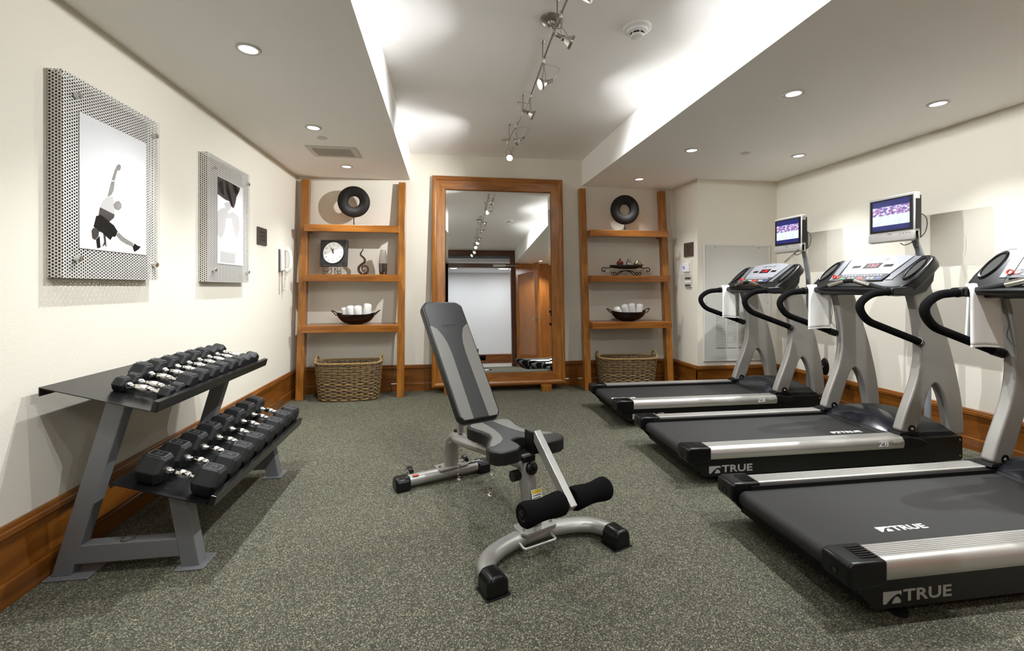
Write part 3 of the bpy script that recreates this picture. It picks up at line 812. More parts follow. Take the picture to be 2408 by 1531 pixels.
# back pad
bd = Vector((-.54, 0, .63)).normalized(); bn = Vector((bd.z, 0, -bd.x))
BM = frame(Vector((-.500, -.005, .455)), (0, -1, 0), bd, bn)          # x across, y up the pad, z out of the front face
def bw(s): return .135 + .012 * s / .86
bo = [(-bw(0) + .03, 0), (bw(0) - .03, 0), (bw(0), .035), (bw(.82), .82), (bw(.83) - .035, .862), (-bw(.83) + .035, .862), (-bw(.82), .82), (-bw(0), .035)]
pad = MB().prism(bo, 'z', -.058, 0, BM).build('back_pad', 'vinyl_black', t, merge=True, smooth=30, bevel=.017, seg=4)
MB().prism([(x * .86, .02 + y * .95) for x, y in bo], 'z', -.072, -.058, BM).build('back_board', 'plastic_matte', pad, merge=True, smooth=0)
for s in (-1, 1):
    q = [(.048, .012), (.104, .012), (.121, .035), (bw(.6) - .011, .660), (.122, .662), (.090, .635), (.064, .575), (.052, .52), (.046, .44)]
    q = [(x * s, y) for x, y in q]
    if s < 0: q = q[::-1]
    MB().prism(q, 'z', -.004, .0025, BM).build('back_inlay', 'vinyl_grey', pad, merge=True, smooth=30, bevel=.002)
MB().tube([BM @ Vector((x, .655 + .010 * math.cos(x * 20), .0006)) for x in [-.05 + .01 * i for i in range(11)]], .0012, 5).build('seam', 'ink_black', pad)
bs = BM @ Vector((0, .30, -.065)); b2 = BM @ Vector((0, .52, -.07))
MB().tube([BM @ Vector((0, .02, -.085)), BM @ Vector((0, .62, -.085))], .026, 4, sq=(1, 1)).build('back_bar', 'bench_silver', t, smooth=0)
MB().tube([BM @ Vector((0, .40, -.10)), (-.70, -.04, .33)], .020, 4, sq=(1, 1)).build('back_prop', 'bench_silver', t, smooth=0)
MB().cyl(BM @ Vector((.10, .36, -.095)), BM @ Vector((-.135, .36, -.095)), .014, n=12).build('prop_pin', 'plastic_black', t)
# pull pins on coiled cords
for a, b_ in (((-.64, -.07, .30), (-.60, -.10, .10)), ((-.20, -.10, .37), (-.22, -.12, .16))):
    a = Vector(a); b_ = Vector(b_)
    cp = [a + (b_ - a) * (i / 60) + Vector((.010 * math.cos(i * 1.05), .010 * math.sin(i * 1.05), 0)) for i in range(61)]
    q = MB().tube(cp, .0016, 5).build('coiled_cord', 'satin_nickel', t)
    MB().ball(b_, .011, 10, 6).cyl(b_ + Vector((.02, 0, .0)), b_ + Vector((-.025, 0, -.004)), .005, n=8).build('pull_pin', 'chrome', q)
# leg developer arm with foam rollers
MB().box(-.06, .010, -.024, .024, .415, .522).build('arm_bracket', 'plastic_black', t, smooth=0, bevel=.005)
MB().tube([(.000, 0, .515), (.262, 0, .262)], .031, 4, sq=(1.0, .82)).build('leg_arm', 'bench_silver', t, smooth=0, bevel=.003)
MB().cyl((.228, -.245, .282), (.228, .245, .282), .013, n=12).build('roller_axle', 'plastic_matte', t)
for s in (-1, 1):
    prof = [(0, .028), (.046, .028), (.050, .036), (.050, .06), (.044, .12), (.044, .15), (.051, .205), (.051, .225), (.044, .236), (.026, .236), (.024, .230), (0, .230)]
    M = Matrix.Translation((.228, 0, .282)) @ Matrix.Rotation(-s * PI / 2, 4, 'X')
    MB().lathe(prof, 24, M).build('foam_roller', 'foam_black', t)
    MB().lathe([(0, .229), (.025, .229), (.025, .235), (0, .238)], 20, M).build('roller_cap', 'plastic_black', t)

# ------------------------------------------------------------------ treadmills (x forward to the wall, origin under the rear end)
def true_logo(mb_M, h):
    """block with an arch and the four letters, height h, centred on x"""
    w = h * 1.75
    x0 = -h * 3.35
    mb = MB()
    # left block with a parabolic cut and a small dome inside
    outer = [(x0, 0), (x0, h), (x0 + w, h), (x0 + w, h * .62)]
    cut = [(x0 + w * (.98 - .82 * k / 8), h * (.62 - .0 * k) if k == 0 else h * max(0, .78 - .78 * (abs((k / 8) - .18) / .82) ** 1.6)) for k in range(1, 9)]
    mb.prism((outer + cut)[::-1], 'z', 0, h * .06, mb_M)
    dome = [(x0 + w * .50 + w * .46 * k / 8, h * .52 * (1 - ((k - 4.6) / 4.6) ** 2 if k <= 4.6 else 1 - .6 * ((k - 4.6) / 3.4) ** 2)) for k in range(9)]
    mb.prism([(x0 + w * .5, 0)] + dome[1:] + [(x0 + w * .96, 0)], 'z', 0, h * .06, mb_M)
    t_ = text_mb('TRUE', h * 1.36, mb_M @ Matrix.Translation((h * 1.0, h * .5, 0)), h * .03, 1.42, space=1.03, bold=.022)
    mb.add(t_.v, t_.f)
    return mb
def make_treadmill():
    t = thing('treadmill', 'x', 'treadmill', (0, 0, 0))
    for s in (-1, 1):
        def yy(a, b_): return (min(a * s, b_ * s), max(a * s, b_ * s))
        # black side frame
        y0, y1 = yy(.335, .376)
        MB().prism([(.030, .170), (.045, .125), (.115, .052), (1.955, .052), (1.970, .066), (1.970, .200), (1.955, .214), (1.50, .214), (1.50, .170)], 'y', y0, y1).build('side_frame', 'plastic_black', t, merge=True, smooth=0, bevel=.003)
        # aluminium foot rail with grooved top
        top = [(.276, .150), (.276, .226)]
        x = .284
        while x < .352:
            top += [(x, .2285), (x + .0075, .2285), (x + .0078, .2262), (x + .0103, .2262)]
            x += .0106
        prof = top + [(.356, .2285), (.368, .225), (.378, .216), (.384, .200), (.385, .182), (.381, .164), (.377, .156), (.34, .150)]
        prof = [(a * s, z) for a, z in prof]
        if s < 0: prof = prof[::-1]
        r = MB().prism(prof, 'x', .155, 1.512).build('foot_rail', 'brushed_alu', t, merge=True, smooth=28)
        # rear end cap
        y0, y1 = yy(.264, .388)
        c = MB().prism([(.0, .160), (.012, .140), (.045, .132), (.157, .148), (.157, .231), (.02, .233), (.0, .222)], 'y', y0, y1).build('rear_cap', 'plastic_black', t, merge=True, smooth=30, bevel=.010, seg=3)
        for k in range(6):
            yc = s * (.292 + k * .013)
            MB().box(.075, .140, yc - .0035, yc + .0035, .228, .2345).build('cap_rib', 'plastic_black', c, smooth=0)
        MB().lathe([(.012, 0), (.016, 0), (.016, .003), (.012, .003)], 16, look((.001, s * .325, .178), (-1, 0, 0)), closed=True).build('bolt_well', 'plastic_matte', c)
        MB().lathe([(0, 0), (.012, 0), (0, .001)], 16, look((.0, s * .325, .178), (-1, 0, 0))).build('bolt_hole', 'dark_slot', c)
        # front hub cover and bolts
        y0, y1 = yy(.30, .384)
        MB().prism([(1.510, .160), (1.510, .225), (1.56, .228), (1.66, .205), (1.70, .180), (1.66, .158)], 'y', y0, y1).build('rail_end_cover', 'plastic_matte', t, merge=True, smooth=30, bevel=.006)
        for z in (.085, .190):
            MB().lathe([(0, .005), (.006, .003), (.006, 0), (0, 0)], 10, look((1.945, s * .3765, z), (0, s, 0))).build('frame_bolt', 'chrome', t)
        # levelling foot
        for x in (.26, 1.80):
            MB().lathe([(0, 0), (.032, 0), (.032, .016), (.014, .022), (.014, .056), (0, .056)], 14, Matrix.Translation((x, s * .33, 0))).build('levelling_foot', 'plastic_matte', t, smooth=30)
        # upright with arched opening
        y0, y1 = yy(.268, .332)
        lft = [(1.545, .255), (1.560, .300), (1.585, .370), (1.632, .480), (1.670, .580), (1.694, .680), (1.702, .770), (1.698, .860), (1.688, .940), (1.668, 1.050), (1.645, 1.130), (1.615, 1.200)]
        rgt = [(1.755, 1.265), (1.795, 1.180), (1.838, 1.075), (1.880, .960), (1.920, .845), (1.957, .730), (1.988, .610), (2.012, .510), (2.030, .410), (2.042, .300), (2.046, .205)]
        inn_ = [(1.935, .205), (1.925, .290), (1.908, .375), (1.884, .455), (1.858, .512), (1.832, .545), (1.812, .556), (1.792, .546), (1.768, .512), (1.744, .450), (1.715, .370), (1.690, .300), (1.662, .243)]
        foot = [(1.64, .232), (1.565, .236)]
        outline = [(p.x, p.y) for p in smooth_path([(a, b_, 0) for a, b_ in lft], 2)] + [(p.x, p.y) for p in smooth_path([(a, b_, 0) for a, b_ in rgt], 2)] + [(p.x, p.y) for p in smooth_path([(a, b_, 0) for a, b_ in inn_], 2)] + foot
        u = MB().prism(outline, 'y', y0, y1).build('upright', 'tread_grey', t, merge=True, smooth=30, bevel=.012, seg=3)
        MB().cyl((1.625, s * .266, .262), (1.625, s * .338, .262), .026, n=18).build('pivot_boot', 'plastic_black', u)
        MB().lathe([(0, .006), (.008, .004), (.010, 0), (0, 0)], 12, look((1.625, s * .338, .262), (0, s, 0))).build('pivot_bolt', 'chrome', u)
        MB().lathe([(0, .006), (.008, .004), (.010, 0), (0, 0)], 12, look((1.625, s * .266, .262), (0, -s, 0))).build('pivot_bolt', 'chrome', u)
        MB().prism([(1.52, .228), (1.67, .228), (1.665, .245), (1.53, .245)], 'y', yy(.258, .345)[0], yy(.258, .345)[1]).build('foot_gasket', 'plastic_matte', u, merge=True, smooth=0)
        # foam handrail
        hp = round_path([(1.43, s * .352, 1.172), (1.29, s * .352, 1.160), (1.195, s * .352, 1.085), (1.26, s * .352, .985), (1.665, s * .345, .842)], .085, 8)
        h = MB().tube(hp, .0235, 14).build('handrail', 'foam_black', t)
        MB().lathe([(.020, 0), (.028, 0), (.028, .022), (.020, .022)], 16, look((1.425, s * .352, 1.1715), (1, 0, .085)), closed=True).build('rail_collar', 'plastic_black', h)
        MB().tube([(1.655, s * .346, .846), (1.700, s * .325, .828)], .027, 12).build('rail_socket', 'plastic_black', h)
        # console side arm
        y0, y1 = yy(.318, .386)
        MB().prism([(1.420, 1.150), (1.420, 1.198), (1.56, 1.206), (1.62, 1.245), (1.70, 1.330), (1.75, 1.325), (1.735, 1.24), (1.68, 1.170), (1.58, 1.142)], 'y', y0, y1).build('console_arm', 'plastic_black', t, merge=True, smooth=30, bevel=.010, seg=3)
    # deck, belt, roller
    MB().box(.10, 1.93, -.336, .336, .055, .150).build('deck', 'plastic_matte', t, smooth=0)
    a_ = arc(.068, .160, .036, 90, 250, 10)
    bp_ = [(1.66, .196)] + a_ + [(.30, .122), (.30, .126)] + [(x, z) for x, z in arc(.068, .160, .033, 245, 90, 10)] + [(1.66, .193)]
    belt = MB().prism(bp_, 'y', -.258, .258).build('running_belt', 'belt_black', t, merge=True, smooth=35)
    MB().cyl((.068, -.285, .160), (.068, .285, .160), .031, n=20).build('rear_roller', 'plastic_matte', t)
    for s in (-1, 1):
        MB().box(.10, 1.60, min(s * .258, s * .279), max(s * .258, s * .279), .15, .216).build('deck_edge', 'plastic_matte', t, smooth=0)
    # motor hood: domed cover with glossy crescent
    def hood(u, v):
        y = -.335 + .67 * u
        e = 1 - (abs(y) / .345) ** 2.6
        xs = 1.512 + .050 * (y / .335) ** 2
        x = xs + (1.975 - xs) * v
        r = min(1.0, v / .42); f = 1.0 if v < .88 else max(0.0, 1 - ((v - .88) / .12) ** 2)
        z = .198 + (.028 + .085 * e ** .8) * (math.sin(r * PI / 2) ** .8) * (1 - .20 * max(0, v - .42)) * (.25 + .75 * f)
        return (x, y, z)
    hd = MB().grid(hood, 33, 26)
    n0 = len(hd.v)
    for j in range(25):          # skirt
        for i in (0, 32):
            a, b_ = hd.v[j * 33 + i], hd.v[(j + 1) * 33 + i]
            k = len(hd.v); hd.v += [(a[0], a[1], .15), (b_[0], b_[1], .15)]
            hd.f.append((j * 33 + i, (j + 1) * 33 + i, k + 1, k))
    for i in range(32):
        a, b_ = hd.v[25 * 33 + i], hd.v[25 * 33 + i + 1]
        k = len(hd.v); hd.v += [(a[0], a[1], .08), (b_[0], b_[1], .08)]
        hd.f.append((25 * 33 + i, 25 * 33 + i + 1, k + 1, k))
    hb = hd.build('motor_hood', 'hood_matte', t, merge=True, smooth=50)
    def cres(u, v):
        y = -.285 + .57 * u
        top_v = .40 * (1 - (abs(y) / .29) ** 2.2)
        p = Vector(hood((y + .335) / .67, .03 + max(top_v, .004) * v))
        return (p.x - .001, p.y, p.z + .0022)
    MB().grid(cres, 33, 10).build('hood_gloss_panel', 'hood_gloss', hb, smooth=60)
    gm = frame(Vector(hood(.5, .20)) + Vector((-.004, 0, .006)), (0, -1, 0), (.55, 0, .35))
    # console
    ca = math.radians(40)
    cs = Vector((math.cos(ca), 0, math.sin(ca))); cn = Vector((-math.sin(ca), 0, math.cos(ca)))
    CM = frame(Vector((1.510, 0, 1.207)), (0, -1, 0), cs, cn)        # x to the user's right, y up the panel, z out
    hf = [(0, -.012), (.20, -.012), (.31, -.020), (.362, -.012), (.388, .04), (.396, .10), (.396, .22), (.388, .285), (.366, .322), (.335, .337), (.29, .338), (.235, .340), (.16, .354), (.08, .364), (0, .368)]
    co = hf + [(-x, y) for x, y in reversed(hf[1:-1])]
    con = MB().prism(co, 'z', -.080, 0, CM).build('console', 'plastic_black', t, merge=True, smooth=35, bevel=.018, seg=4)
    MB().prism([(x * .80, .04 + y * .82) for x, y in co], 'z', -.115, -.080, CM).build('console_back', 'plastic_matte', con, merge=True, smooth=30, bevel=.012)
    sil = [(-.195, .135), (.195, .135), (.240, .326), (.16, .342), (.08, .351), (0, .354), (-.08, .351), (-.16, .342), (-.240, .326)]
    face = MB().prism(sil, 'z', -.002, .004, CM).build('display_panel', 'console_silver', con, merge=True, smooth=0, bevel=.002)
    for s in (-1, 1):
        gp = [(.205 * s, .070), (.252 * s, .070), (.298 * s, .318), (.247 * s, .325)]
        if s < 0: gp = gp[::-1]
        MB().prism(gp, 'z', -.002, .003, CM).build('side_panel', 'console_grey', con, merge=True, smooth=0)
        # cup holder: raised rim, flat dark disc painting the shade of a well
        CU = CM @ Matrix.Translation((.338 * s, .185, 0)) @ Matrix.Diagonal((.46, 1.55, 1, 1))
        MB().lathe([(.062, -.001), (.066, .008), (.074, .010), (.078, .004), (.078, -.001)], 26, CU, closed=True).build('cup_rim', 'plastic_black', con)
        MB().lathe([(0, .0012), (.064, .0012), (.064, .0), (0, .0)], 26, CU).build('cup_shade_disc', 'dark_slot', con)
    kp = MB().prism([(-.205, .060), (.185, .060), (.205, .128), (-.195, .128)], 'z', 0, .008, CM).build('keypad', 'key_dark', con, merge=True, smooth=0, bevel=.002)
    def key(x, y, w, h, mat, r=False):
        K = CM @ Matrix.Translation((x, y, .008))
        if r: m = MB().lathe([(0, .002), (1, .002), (1, 0), (0, 0)], 16, K @ Matrix.Diagonal((w, h, 1, 1)))
        else: m = MB().box(-w, w, -h, h, 0, .002, K)
        m.build('key', mat, kp, smooth=0)
    for k in range(13): key(-.15 + k * .025, .115, .007, .0035, 'white_plastic')
    key(-.185, .102, .014, .014, 'key_red', True)
    key(-.14, .084, .020, .010, 'key_green', True)
    for x in (-.082, -.052, .075, .105): key(x, .084, .010, .009, 'white_plastic', True)
    MB().prism([(-.030, -.010), (.040, -.010), (.012, .018), (-.002, .018)], 'z', 0, .002, CM @ Matrix.Translation((0, .082, .008))).build('key', 'key_red', kp, smooth=0)
    key(.155, .084, .022, .010, 'key_blue', True)
    led = MB().box(-.062, .062, .205, .262, .004, .0055, CM).build('led_window', 'lcd_dark', face, smooth=0)
    text_mb('150', .052, CM @ Matrix.Translation((0, .233, .0057)), .0003, 1.1).build('led_digits', 'led_red', led, smooth=0)
    for x in (-.125, .125):
        MB().box(x - .032, x + .032, .215, .240, .004, .0055, CM).build('small_display', 'lcd_dark', face, smooth=0)
    true_logo(CM @ Matrix.Translation((.0, .290, .004)), .024).build('console_logo', 'console_grey', face, smooth=0)
    # front lip, contact grips and mast between the uprights
    MB().tube([(1.50, .33, 1.180), (1.490, .0, 1.184), (1.50, -.33, 1.180)], .026, 12, sq=(.9, 1)).build('front_lip', 'plastic_black', con)
    for s in (-1, 1):
        g = MB().tube([(1.497, s * .045, 1.248), (1.490, s * .170, 1.215)], .0190, 14).build('contact_grip', 'chrome', con)
        MB().tube(round_path([(1.500, 0, 1.250), (1.497, s * .045, 1.248), (1.490, s * .170, 1.215), (1.488, s * .24, 1.196), (1.495, s * .31, 1.185)], .03), .0165, 12).build('grip_bar', 'plastic_matte', g)
    MB().lathe([(.010, -.004), (.016, -.004), (.016, .004), (.010, .004)], 16, CM @ Matrix.Translation((-.215, .10, .014)) @ Matrix.Rotation(.5, 4, 'X'), closed=True).build('safety_key', 'key_red', con)
    sp_ = CM @ Vector((-.215, .085, .012))
    MB().tube(smooth_path([sp_, sp_ + Vector((-.03, -.005, -.03)), sp_ + Vector((-.045, -.01, -.10)), sp_ + Vector((-.04, -.03, -.25)), sp_ + Vector((-.038, -.02, -.33)), sp_ + Vector((-.030, -.055, -.38))], 5), .0018, 6).build('safety_cord', 'coil_black', con)
    MB().box(1.66, 1.74, -.30, .30, 1.19, 1.25).build('crossbar', 'plastic_matte', t, smooth=0, bevel=.006)
    # lettering on the near side frame (both sides carry it)
    for s in (-1, 1):
        lm_ = frame((.29, s * .3765, .072), (-s, 0, 0), (0, 0, 1), (0, s, 0))
        true_logo(lm_, .043).build('side_logo', 'tv_silver', t, smooth=0)
    rm = frame((1.385, -.3862, .192), (1, 0, 0), (0, .05, 1), (0, -1, 0))
    text_mb('Z8', .050, rm @ Matrix.Translation((-.03, 0, 0)), .0004, 1.3).build('rail_number', 'print_white', t, smooth=0)
    text_mb('SOFT', .024, rm @ Matrix.Translation((.075, .008, 0)), .0004, 1.2).build('rail_lettering', 'print_white', t, smooth=0)
    return t
TM = [(1.393, 1.772, .48, 'treadmill nearest the camera, cut by the right edge', (.49, -.165)),
      (1.432, 2.905, .48, 'middle treadmill of the three below the nearer television', (1.32, -.165)),
      (1.437, 4.045, .48, 'treadmill farthest from the camera beside the grille panel', (.16, -.165))]
proto = make_treadmill()
for i, (x, y, w, lb, lg) in enumerate(TM):
    o = copy_tree(proto) if i < 2 else proto
    o.matrix_basis = Matrix.Translation((x, y, 0))
    tag(o, lb, 'treadmill', 'treadmills facing the right wall')
    bl = [c for c in o.children if c.name.startswith('running_belt')][0]
    true_logo(frame((lg[0], lg[1], .1962), (1, 0, 0), (0, 1, 0)), .034).build('belt_logo', 'print_white', bl, smooth=0)

# towels hung over the far arms of the treadmills
def towel(x, y, x0, x1, drop_n, drop_f, label, seed):
    rnd = random.Random(seed)
    t = thing('hanging_towel', label, 'towel', (x, y, 1.200))
    prof = []
    r = .034
    for k in range(13): prof.append((-.042, -drop_n + k / 12 * (drop_n - .03)))
    for k in range(1, 8):
        a = PI - PI * k / 8
        prof.append((.042 * math.cos(a), -.03 + .05 * math.sin(a)))
    for k in range(13): prof.append((.042, -.03 - k / 12 * (drop_f - .03)))
    ph = rnd.random() * 6
    def fn(u, v):
        i = v * (len(prof) - 1); j = int(min(i, len(prof) - 2)); f = i - j
        py = prof[j][0] * (1 - f) + prof[j + 1][0] * f; pz = prof[j][1] * (1 - f) + prof[j + 1][1] * f
        low = max(0, -pz) / .4
        sg = -1 if v < .5 else 1
        xx = x0 + (x1 - x0) * u + low * .02 * (u - .5) + (.11 if sg > 0 else 0)
        py += sg * (.004 + .012 * low * (1 + math.sin(u * 7 + ph)) * .5)
        pz += .006 * math.sin(u * 3 + ph) * low
        return (xx, py, pz)
    MB().grid(fn, 15, 33).build('towel_fold', 'terry_white', t, smooth=80, solid=.011)
    fr = random.Random(seed + 5)
    def edge(u, v):
        p = Vector(fn(u, v)); return p
    MB().tube([edge(i / 14, 0) for i in range(15)], .0075, 6).build('hem', 'terry_white', t)
    MB().tube([edge(i / 14, 1) for i in range(15)], .0075, 6).build('hem', 'terry_white', t)
    return t
towel(1.393, 1.772 + .352, 1.455, 1.645, .325, .305, 'white towel over the rail of the nearest treadmill', 1)
towel(1.432, 2.905 + .352, 1.435, 1.605, .325, .30, 'white towel over the rail of the middle treadmill', 2)
towel(1.437, 4.045 + .352, 1.435, 1.575, .31, .30, 'white towel over the rail of the farthest treadmill', 3)

# ------------------------------------------------------------------ televisions on poles in front of the treadmills
def coil(a, b_, n, r, mat, nm_, parent, wr=.0022):
    a = Vector(a); b_ = Vector(b_); d = (b_ - a)
    A = look(a, d); L = d.length
    pts = []
    for i in range(n * 8 + 1):
        s = i / (n * 8); th = i * PI / 4
        pts.append(A @ Vector((r * math.cos(th), r * math.sin(th), L * s)))
    return MB().tube(pts, wr, 5).build(nm_, mat, parent, world=True)
def tv_set(py, ty, lb_tv, lb_st, coil_to):
    px = 3.60
    t = thing('tv_stand', lb_st, 'tv stand', (px, py, 0), group='television poles')
    MB().lathe([(0, 0), (.15, 0), (.15, .008), (.14, .014), (.03, .018), (.026, .03), (0, .03)], 28, Matrix.Translation((px, py, 0))).build('floor_plate', 'pole_grey', t, world=True, smooth=30)
    MB().tube(round_path([(px, py, .02), (px, py, 1.30), (3.455, ty - .05, 1.62)], .10, 8), .0215, 16).build('pole', 'pole_grey', t, world=True)
    MB().box(3.40, 3.47, ty - .10, ty + .0, 1.58, 1.74).build('bracket', 'plastic_matte', t, world=True, smooth=0, bevel=.006)
    v = thing('television', lb_tv, 'television', (3.37, ty, 1.54), group='televisions on poles')
    w, z0, z1 = .178, 1.545, 1.890
    X = 3.33
    MB().box(X, X + .045, ty - w, ty + w, z0, z1).build('bezel', 'tv_silver', v, world=True, bevel=.006, seg=2)
    MB().box(X + .045, X + .075, ty - w * .93, ty + w * .93, z0 + .02, z1 - .015).build('rear_shell', 'tv_black', v, world=True, bevel=.010)
    MB().box(X - .003, X + .006, ty - w + .012, ty + w - .012, z0 + .075, z1 - .018).build('screen_frame', 'tv_black', v, world=True, smooth=0, bevel=.002)
    MB().box(X - .0045, X - .002, ty - w + .036, ty + w - .036, z0 + .092, z1 - .030).build('screen', 'tv_picture', v, world=True, smooth=0)
    sp_ = MB().prism([(X - .006, z0 + .004), (X + .03, z0 - .004), (X + .03, z0 + .066), (X - .003, z0 + .066), (X - .006, z0 + .05)], 'y', ty - w, ty + w).build('speaker_bar', 'tv_silver', v, world=True, merge=True, smooth=30, bevel=.004)
    bt = MB()
    for k in range(4): bt.box(X - .0062, X - .003, ty - .145 + k * .022, ty - .138 + k * .022, z0 + .052, z0 + .057)
    bt.build('buttons', 'ink_black', sp_, world=True, smooth=0)
    MB().box(X - .0062, X - .003, ty - .012, ty + .022, z0 + .055, z0 + .060).build('maker_mark', 'console_grey', sp_, world=True, smooth=0)
    MB().box(X + .005, X + .04, ty - w - .006, ty - w, z0 + .08, z1 - .05).build('side_vent', 'tv_black', v, world=True, smooth=0)
    MB().tube(smooth_path([(X + .06, ty - .15, z0 + .20), (X + .085, ty - .184, z0 + .16), (X + .085, ty - .187, z0 + .08), (X + .06, ty - .17, z0 + .02), (X + .04, ty - .08, z0 - .03), (X + .06, ty - .02, z0 - .01)], 5), .003, 6).build('power_lead', 'coil_black', v, world=True)
    coil((X + .03, ty - .165, z0 + .05), coil_to, 16, .0095, 'coil_black', 'coiled_cord', v)
tv_set(2.91, 2.955, 'nearer television showing a ball game above the middle treadmill', 'grey pole carrying the nearer television', (3.27, 2.71, 1.39))
tv_set(4.04, 3.995, 'farther television showing a ball game above the farthest treadmill', 'grey pole carrying the farther television', (3.22, 3.90, 1.44))

# ------------------------------------------------------------------ framed pictures on the left wall
def picture(y0, y1, z0, z1, py0, py1, pz0, pz1, label, shapes):
    t = thing('wall_picture', label, 'picture', (XL, (y0 + y1) / 2, z0))
    xf = XL + .058
    d = .0012
    sh = MB().box(xf, xf + d, y0, y1, z0, z1).build('perforated_panel', 'perforated_steel', t, world=True, smooth=0)
    for b4 in ((XL + .001, xf, y0, y0 + d, z0, z1), (XL + .001, xf, y1 - d, y1, z0, z1), (XL + .001, xf, y0, y1, z0, z0 + d), (XL + .001, xf, y0, y1, z1 - d, z1)):
        MB().box(*b4).build('side_return', 'perforated_steel', sh, world=True, smooth=0)
    MB().box(XL + .002, XL + .012, y0 + .004, y1 - .004, z0 + .004, z1 - .004).build('hole_shade_sheet', 'hole_shade_brown', t, world=True, smooth=0)  # added dark sheet, stands in for the shaded wall behind the holes
    pr = MB().box(xf + .003, xf + .005, py0, py1, pz0, pz1).build('print', 'photo_paper', t, world=True, smooth=0)
    W, Hh = py1 - py0, pz1 - pz0
    for k, (nm_, mat, pl) in enumerate(shapes):
        pg = [(py0 + min(1, max(0, u)) * W, pz0 + min(1, max(0, v)) * Hh) for u, v in pl]
        MB().prism(pg, 'x', xf + .005 + .0001 * k, xf + .0054 + .0001 * k).build(nm_, mat, pr, world=True, smooth=0, merge=True)
    MB().box(xf + .0085, xf + .0125, y0 + .006, y1 + .0, z0 + .006, z1 - .004).build('acrylic_sheet', 'acrylic', t, world=True, smooth=0)
    for yy_ in (y0 + .065, y1 - .04):
        for zz in (z0 + .085, z1 - .085):
            MB().lathe([(0, -.012), (.0135, -.012), (.0135, .010), (.011, .013), (0, .013)], 16, look((xf + .012, yy_, zz), (1, 0, 0))).build('standoff_bolt', 'chrome', t, world=True, smooth=30)
picture(2.147, 2.778, 1.240, 2.118, 2.23, 2.676, 1.373, 1.971, 'large perforated steel framed picture of an athlete balancing on one arm', [
    ('figure_lower_hand', 'tone_mid', [(0.309, 0.132), (0.341, 0.129), (0.35, 0.07), (0.354, 0.027), (0.334, 0.047), (0.291, 0.027), (0.321, 0.067)]),
    ('figure_lower_arm', 'tone_dark', [(0.211, 0.08), (0.258, 0.11), (0.271, 0.02), (0.224, 0.012)]),
    ('figure_leg', 'tone_light', [(0.491, 0.137), (0.534, 0.162), (0.61, 0.129), (0.769, 0.089), (0.758, 0.059), (0.655, 0.075), (0.567, 0.097)]),
    ('figure_shoe', 'tone_dark', [(0.758, 0.059), (0.791, 0.09), (0.839, 0.075), (0.897, 0.07), (0.852, 0.04), (0.791, 0.018), (0.774, 0.03)]),
    ('figure_torso', 'tone_pale', [(0.359, 0.425), (0.439, 0.445), (0.462, 0.403), (0.471, 0.298), (0.267, 0.333), (0.309, 0.393)]),
    ('figure_waist', 'tone_mid', [(0.262, 0.333), (0.471, 0.301), (0.462, 0.274), (0.39, 0.232), (0.242, 0.261)]),
    ('figure_shorts', 'tone_dark', [(0.211, 0.259), (0.28, 0.276), (0.37, 0.242), (0.462, 0.212), (0.518, 0.167), (0.482, 0.122), (0.439, 0.12), (0.41, 0.09), (0.291, 0.14), (0.242, 0.147), (0.211, 0.161), (0.177, 0.174)]),
    ('figure_head', 'tone_mid', [(0.15, 0.139), (0.168, 0.162), (0.215, 0.169), (0.249, 0.142), (0.238, 0.104), (0.197, 0.074), (0.159, 0.087)]),
    ('figure_upper_arm', 'tone_light', [(0.424, 0.56), (0.471, 0.569), (0.455, 0.492), (0.419, 0.45), (0.37, 0.43), (0.39, 0.482)]),
    ('figure_forearm', 'tone_light', [(0.482, 0.674), (0.513, 0.669), (0.471, 0.577), (0.428, 0.572)]),
    ('figure_hand', 'tone_light', [(0.491, 0.684), (0.513, 0.711), (0.545, 0.724), (0.567, 0.711), (0.556, 0.679), (0.525, 0.667), (0.498, 0.671)]),
    ('figure_fist', 'tone_light', [(0.451, 0.375), (0.482, 0.406), (0.534, 0.421), (0.572, 0.401), (0.572, 0.368), (0.534, 0.344), (0.482, 0.348)])])
picture(3.316, 3.953, 1.238, 2.118, 3.436, 3.842, 1.37, 1.985, 'perforated steel framed picture of a person in white seen from behind', [
    ('figure_shoulders', 'tone_pale', [(-0.015, 0.587), (0.117, 0.637), (0.272, 0.668), (0.395, 0.607), (0.562, 0.649), (0.827, 0.611), (0.85, 0.467), (0.737, 0.338), (0.672, 0.372), (0.562, 0.494), (0.52, 0.567), (0.315, 0.546), (0.272, 0.418), (0.195, 0.337), (0.097, 0.293), (-0.015, 0.333)]),
    ('figure_neck', 'tone_pale', [(0.235, 0.714), (0.437, 0.763), (0.5, 0.694), (0.355, 0.615)]),
    ('figure_hips', 'tone_pale', [(0.097, 0.146), (0.672, 0.143), (0.65, 0.018), (0.097, 0.016)]),
    ('figure_hair', 'tone_mid', [(0.0, .995), (0.155, .995), (0.437, .995), (0.737, .99), (0.872, .985), (0.827, 0.932), (0.715, 0.85), (0.672, 0.766), (0.607, 0.699), (0.5, 0.707), (0.437, 0.763), (0.315, 0.761), (0.195, 0.771), (0.097, 0.784), (0, 0.792)]),
    ('figure_hair_strand', 'tone_dark', [(.30, .99), (.36, .99), (.52, .80), (.58, .70), (.50, .73), (.40, .80), (.30, .88)]),
    ('figure_hair_strand', 'tone_dark', [(.55, .99), (.70, .985), (.80, .93), (.70, .87), (.63, .90)]),
    ('figure_hair_strand', 'tone_dark', [(.02, .93), (.16, .97), (.22, .88), (.24, .80), (.12, .82), (.06, .86)])])

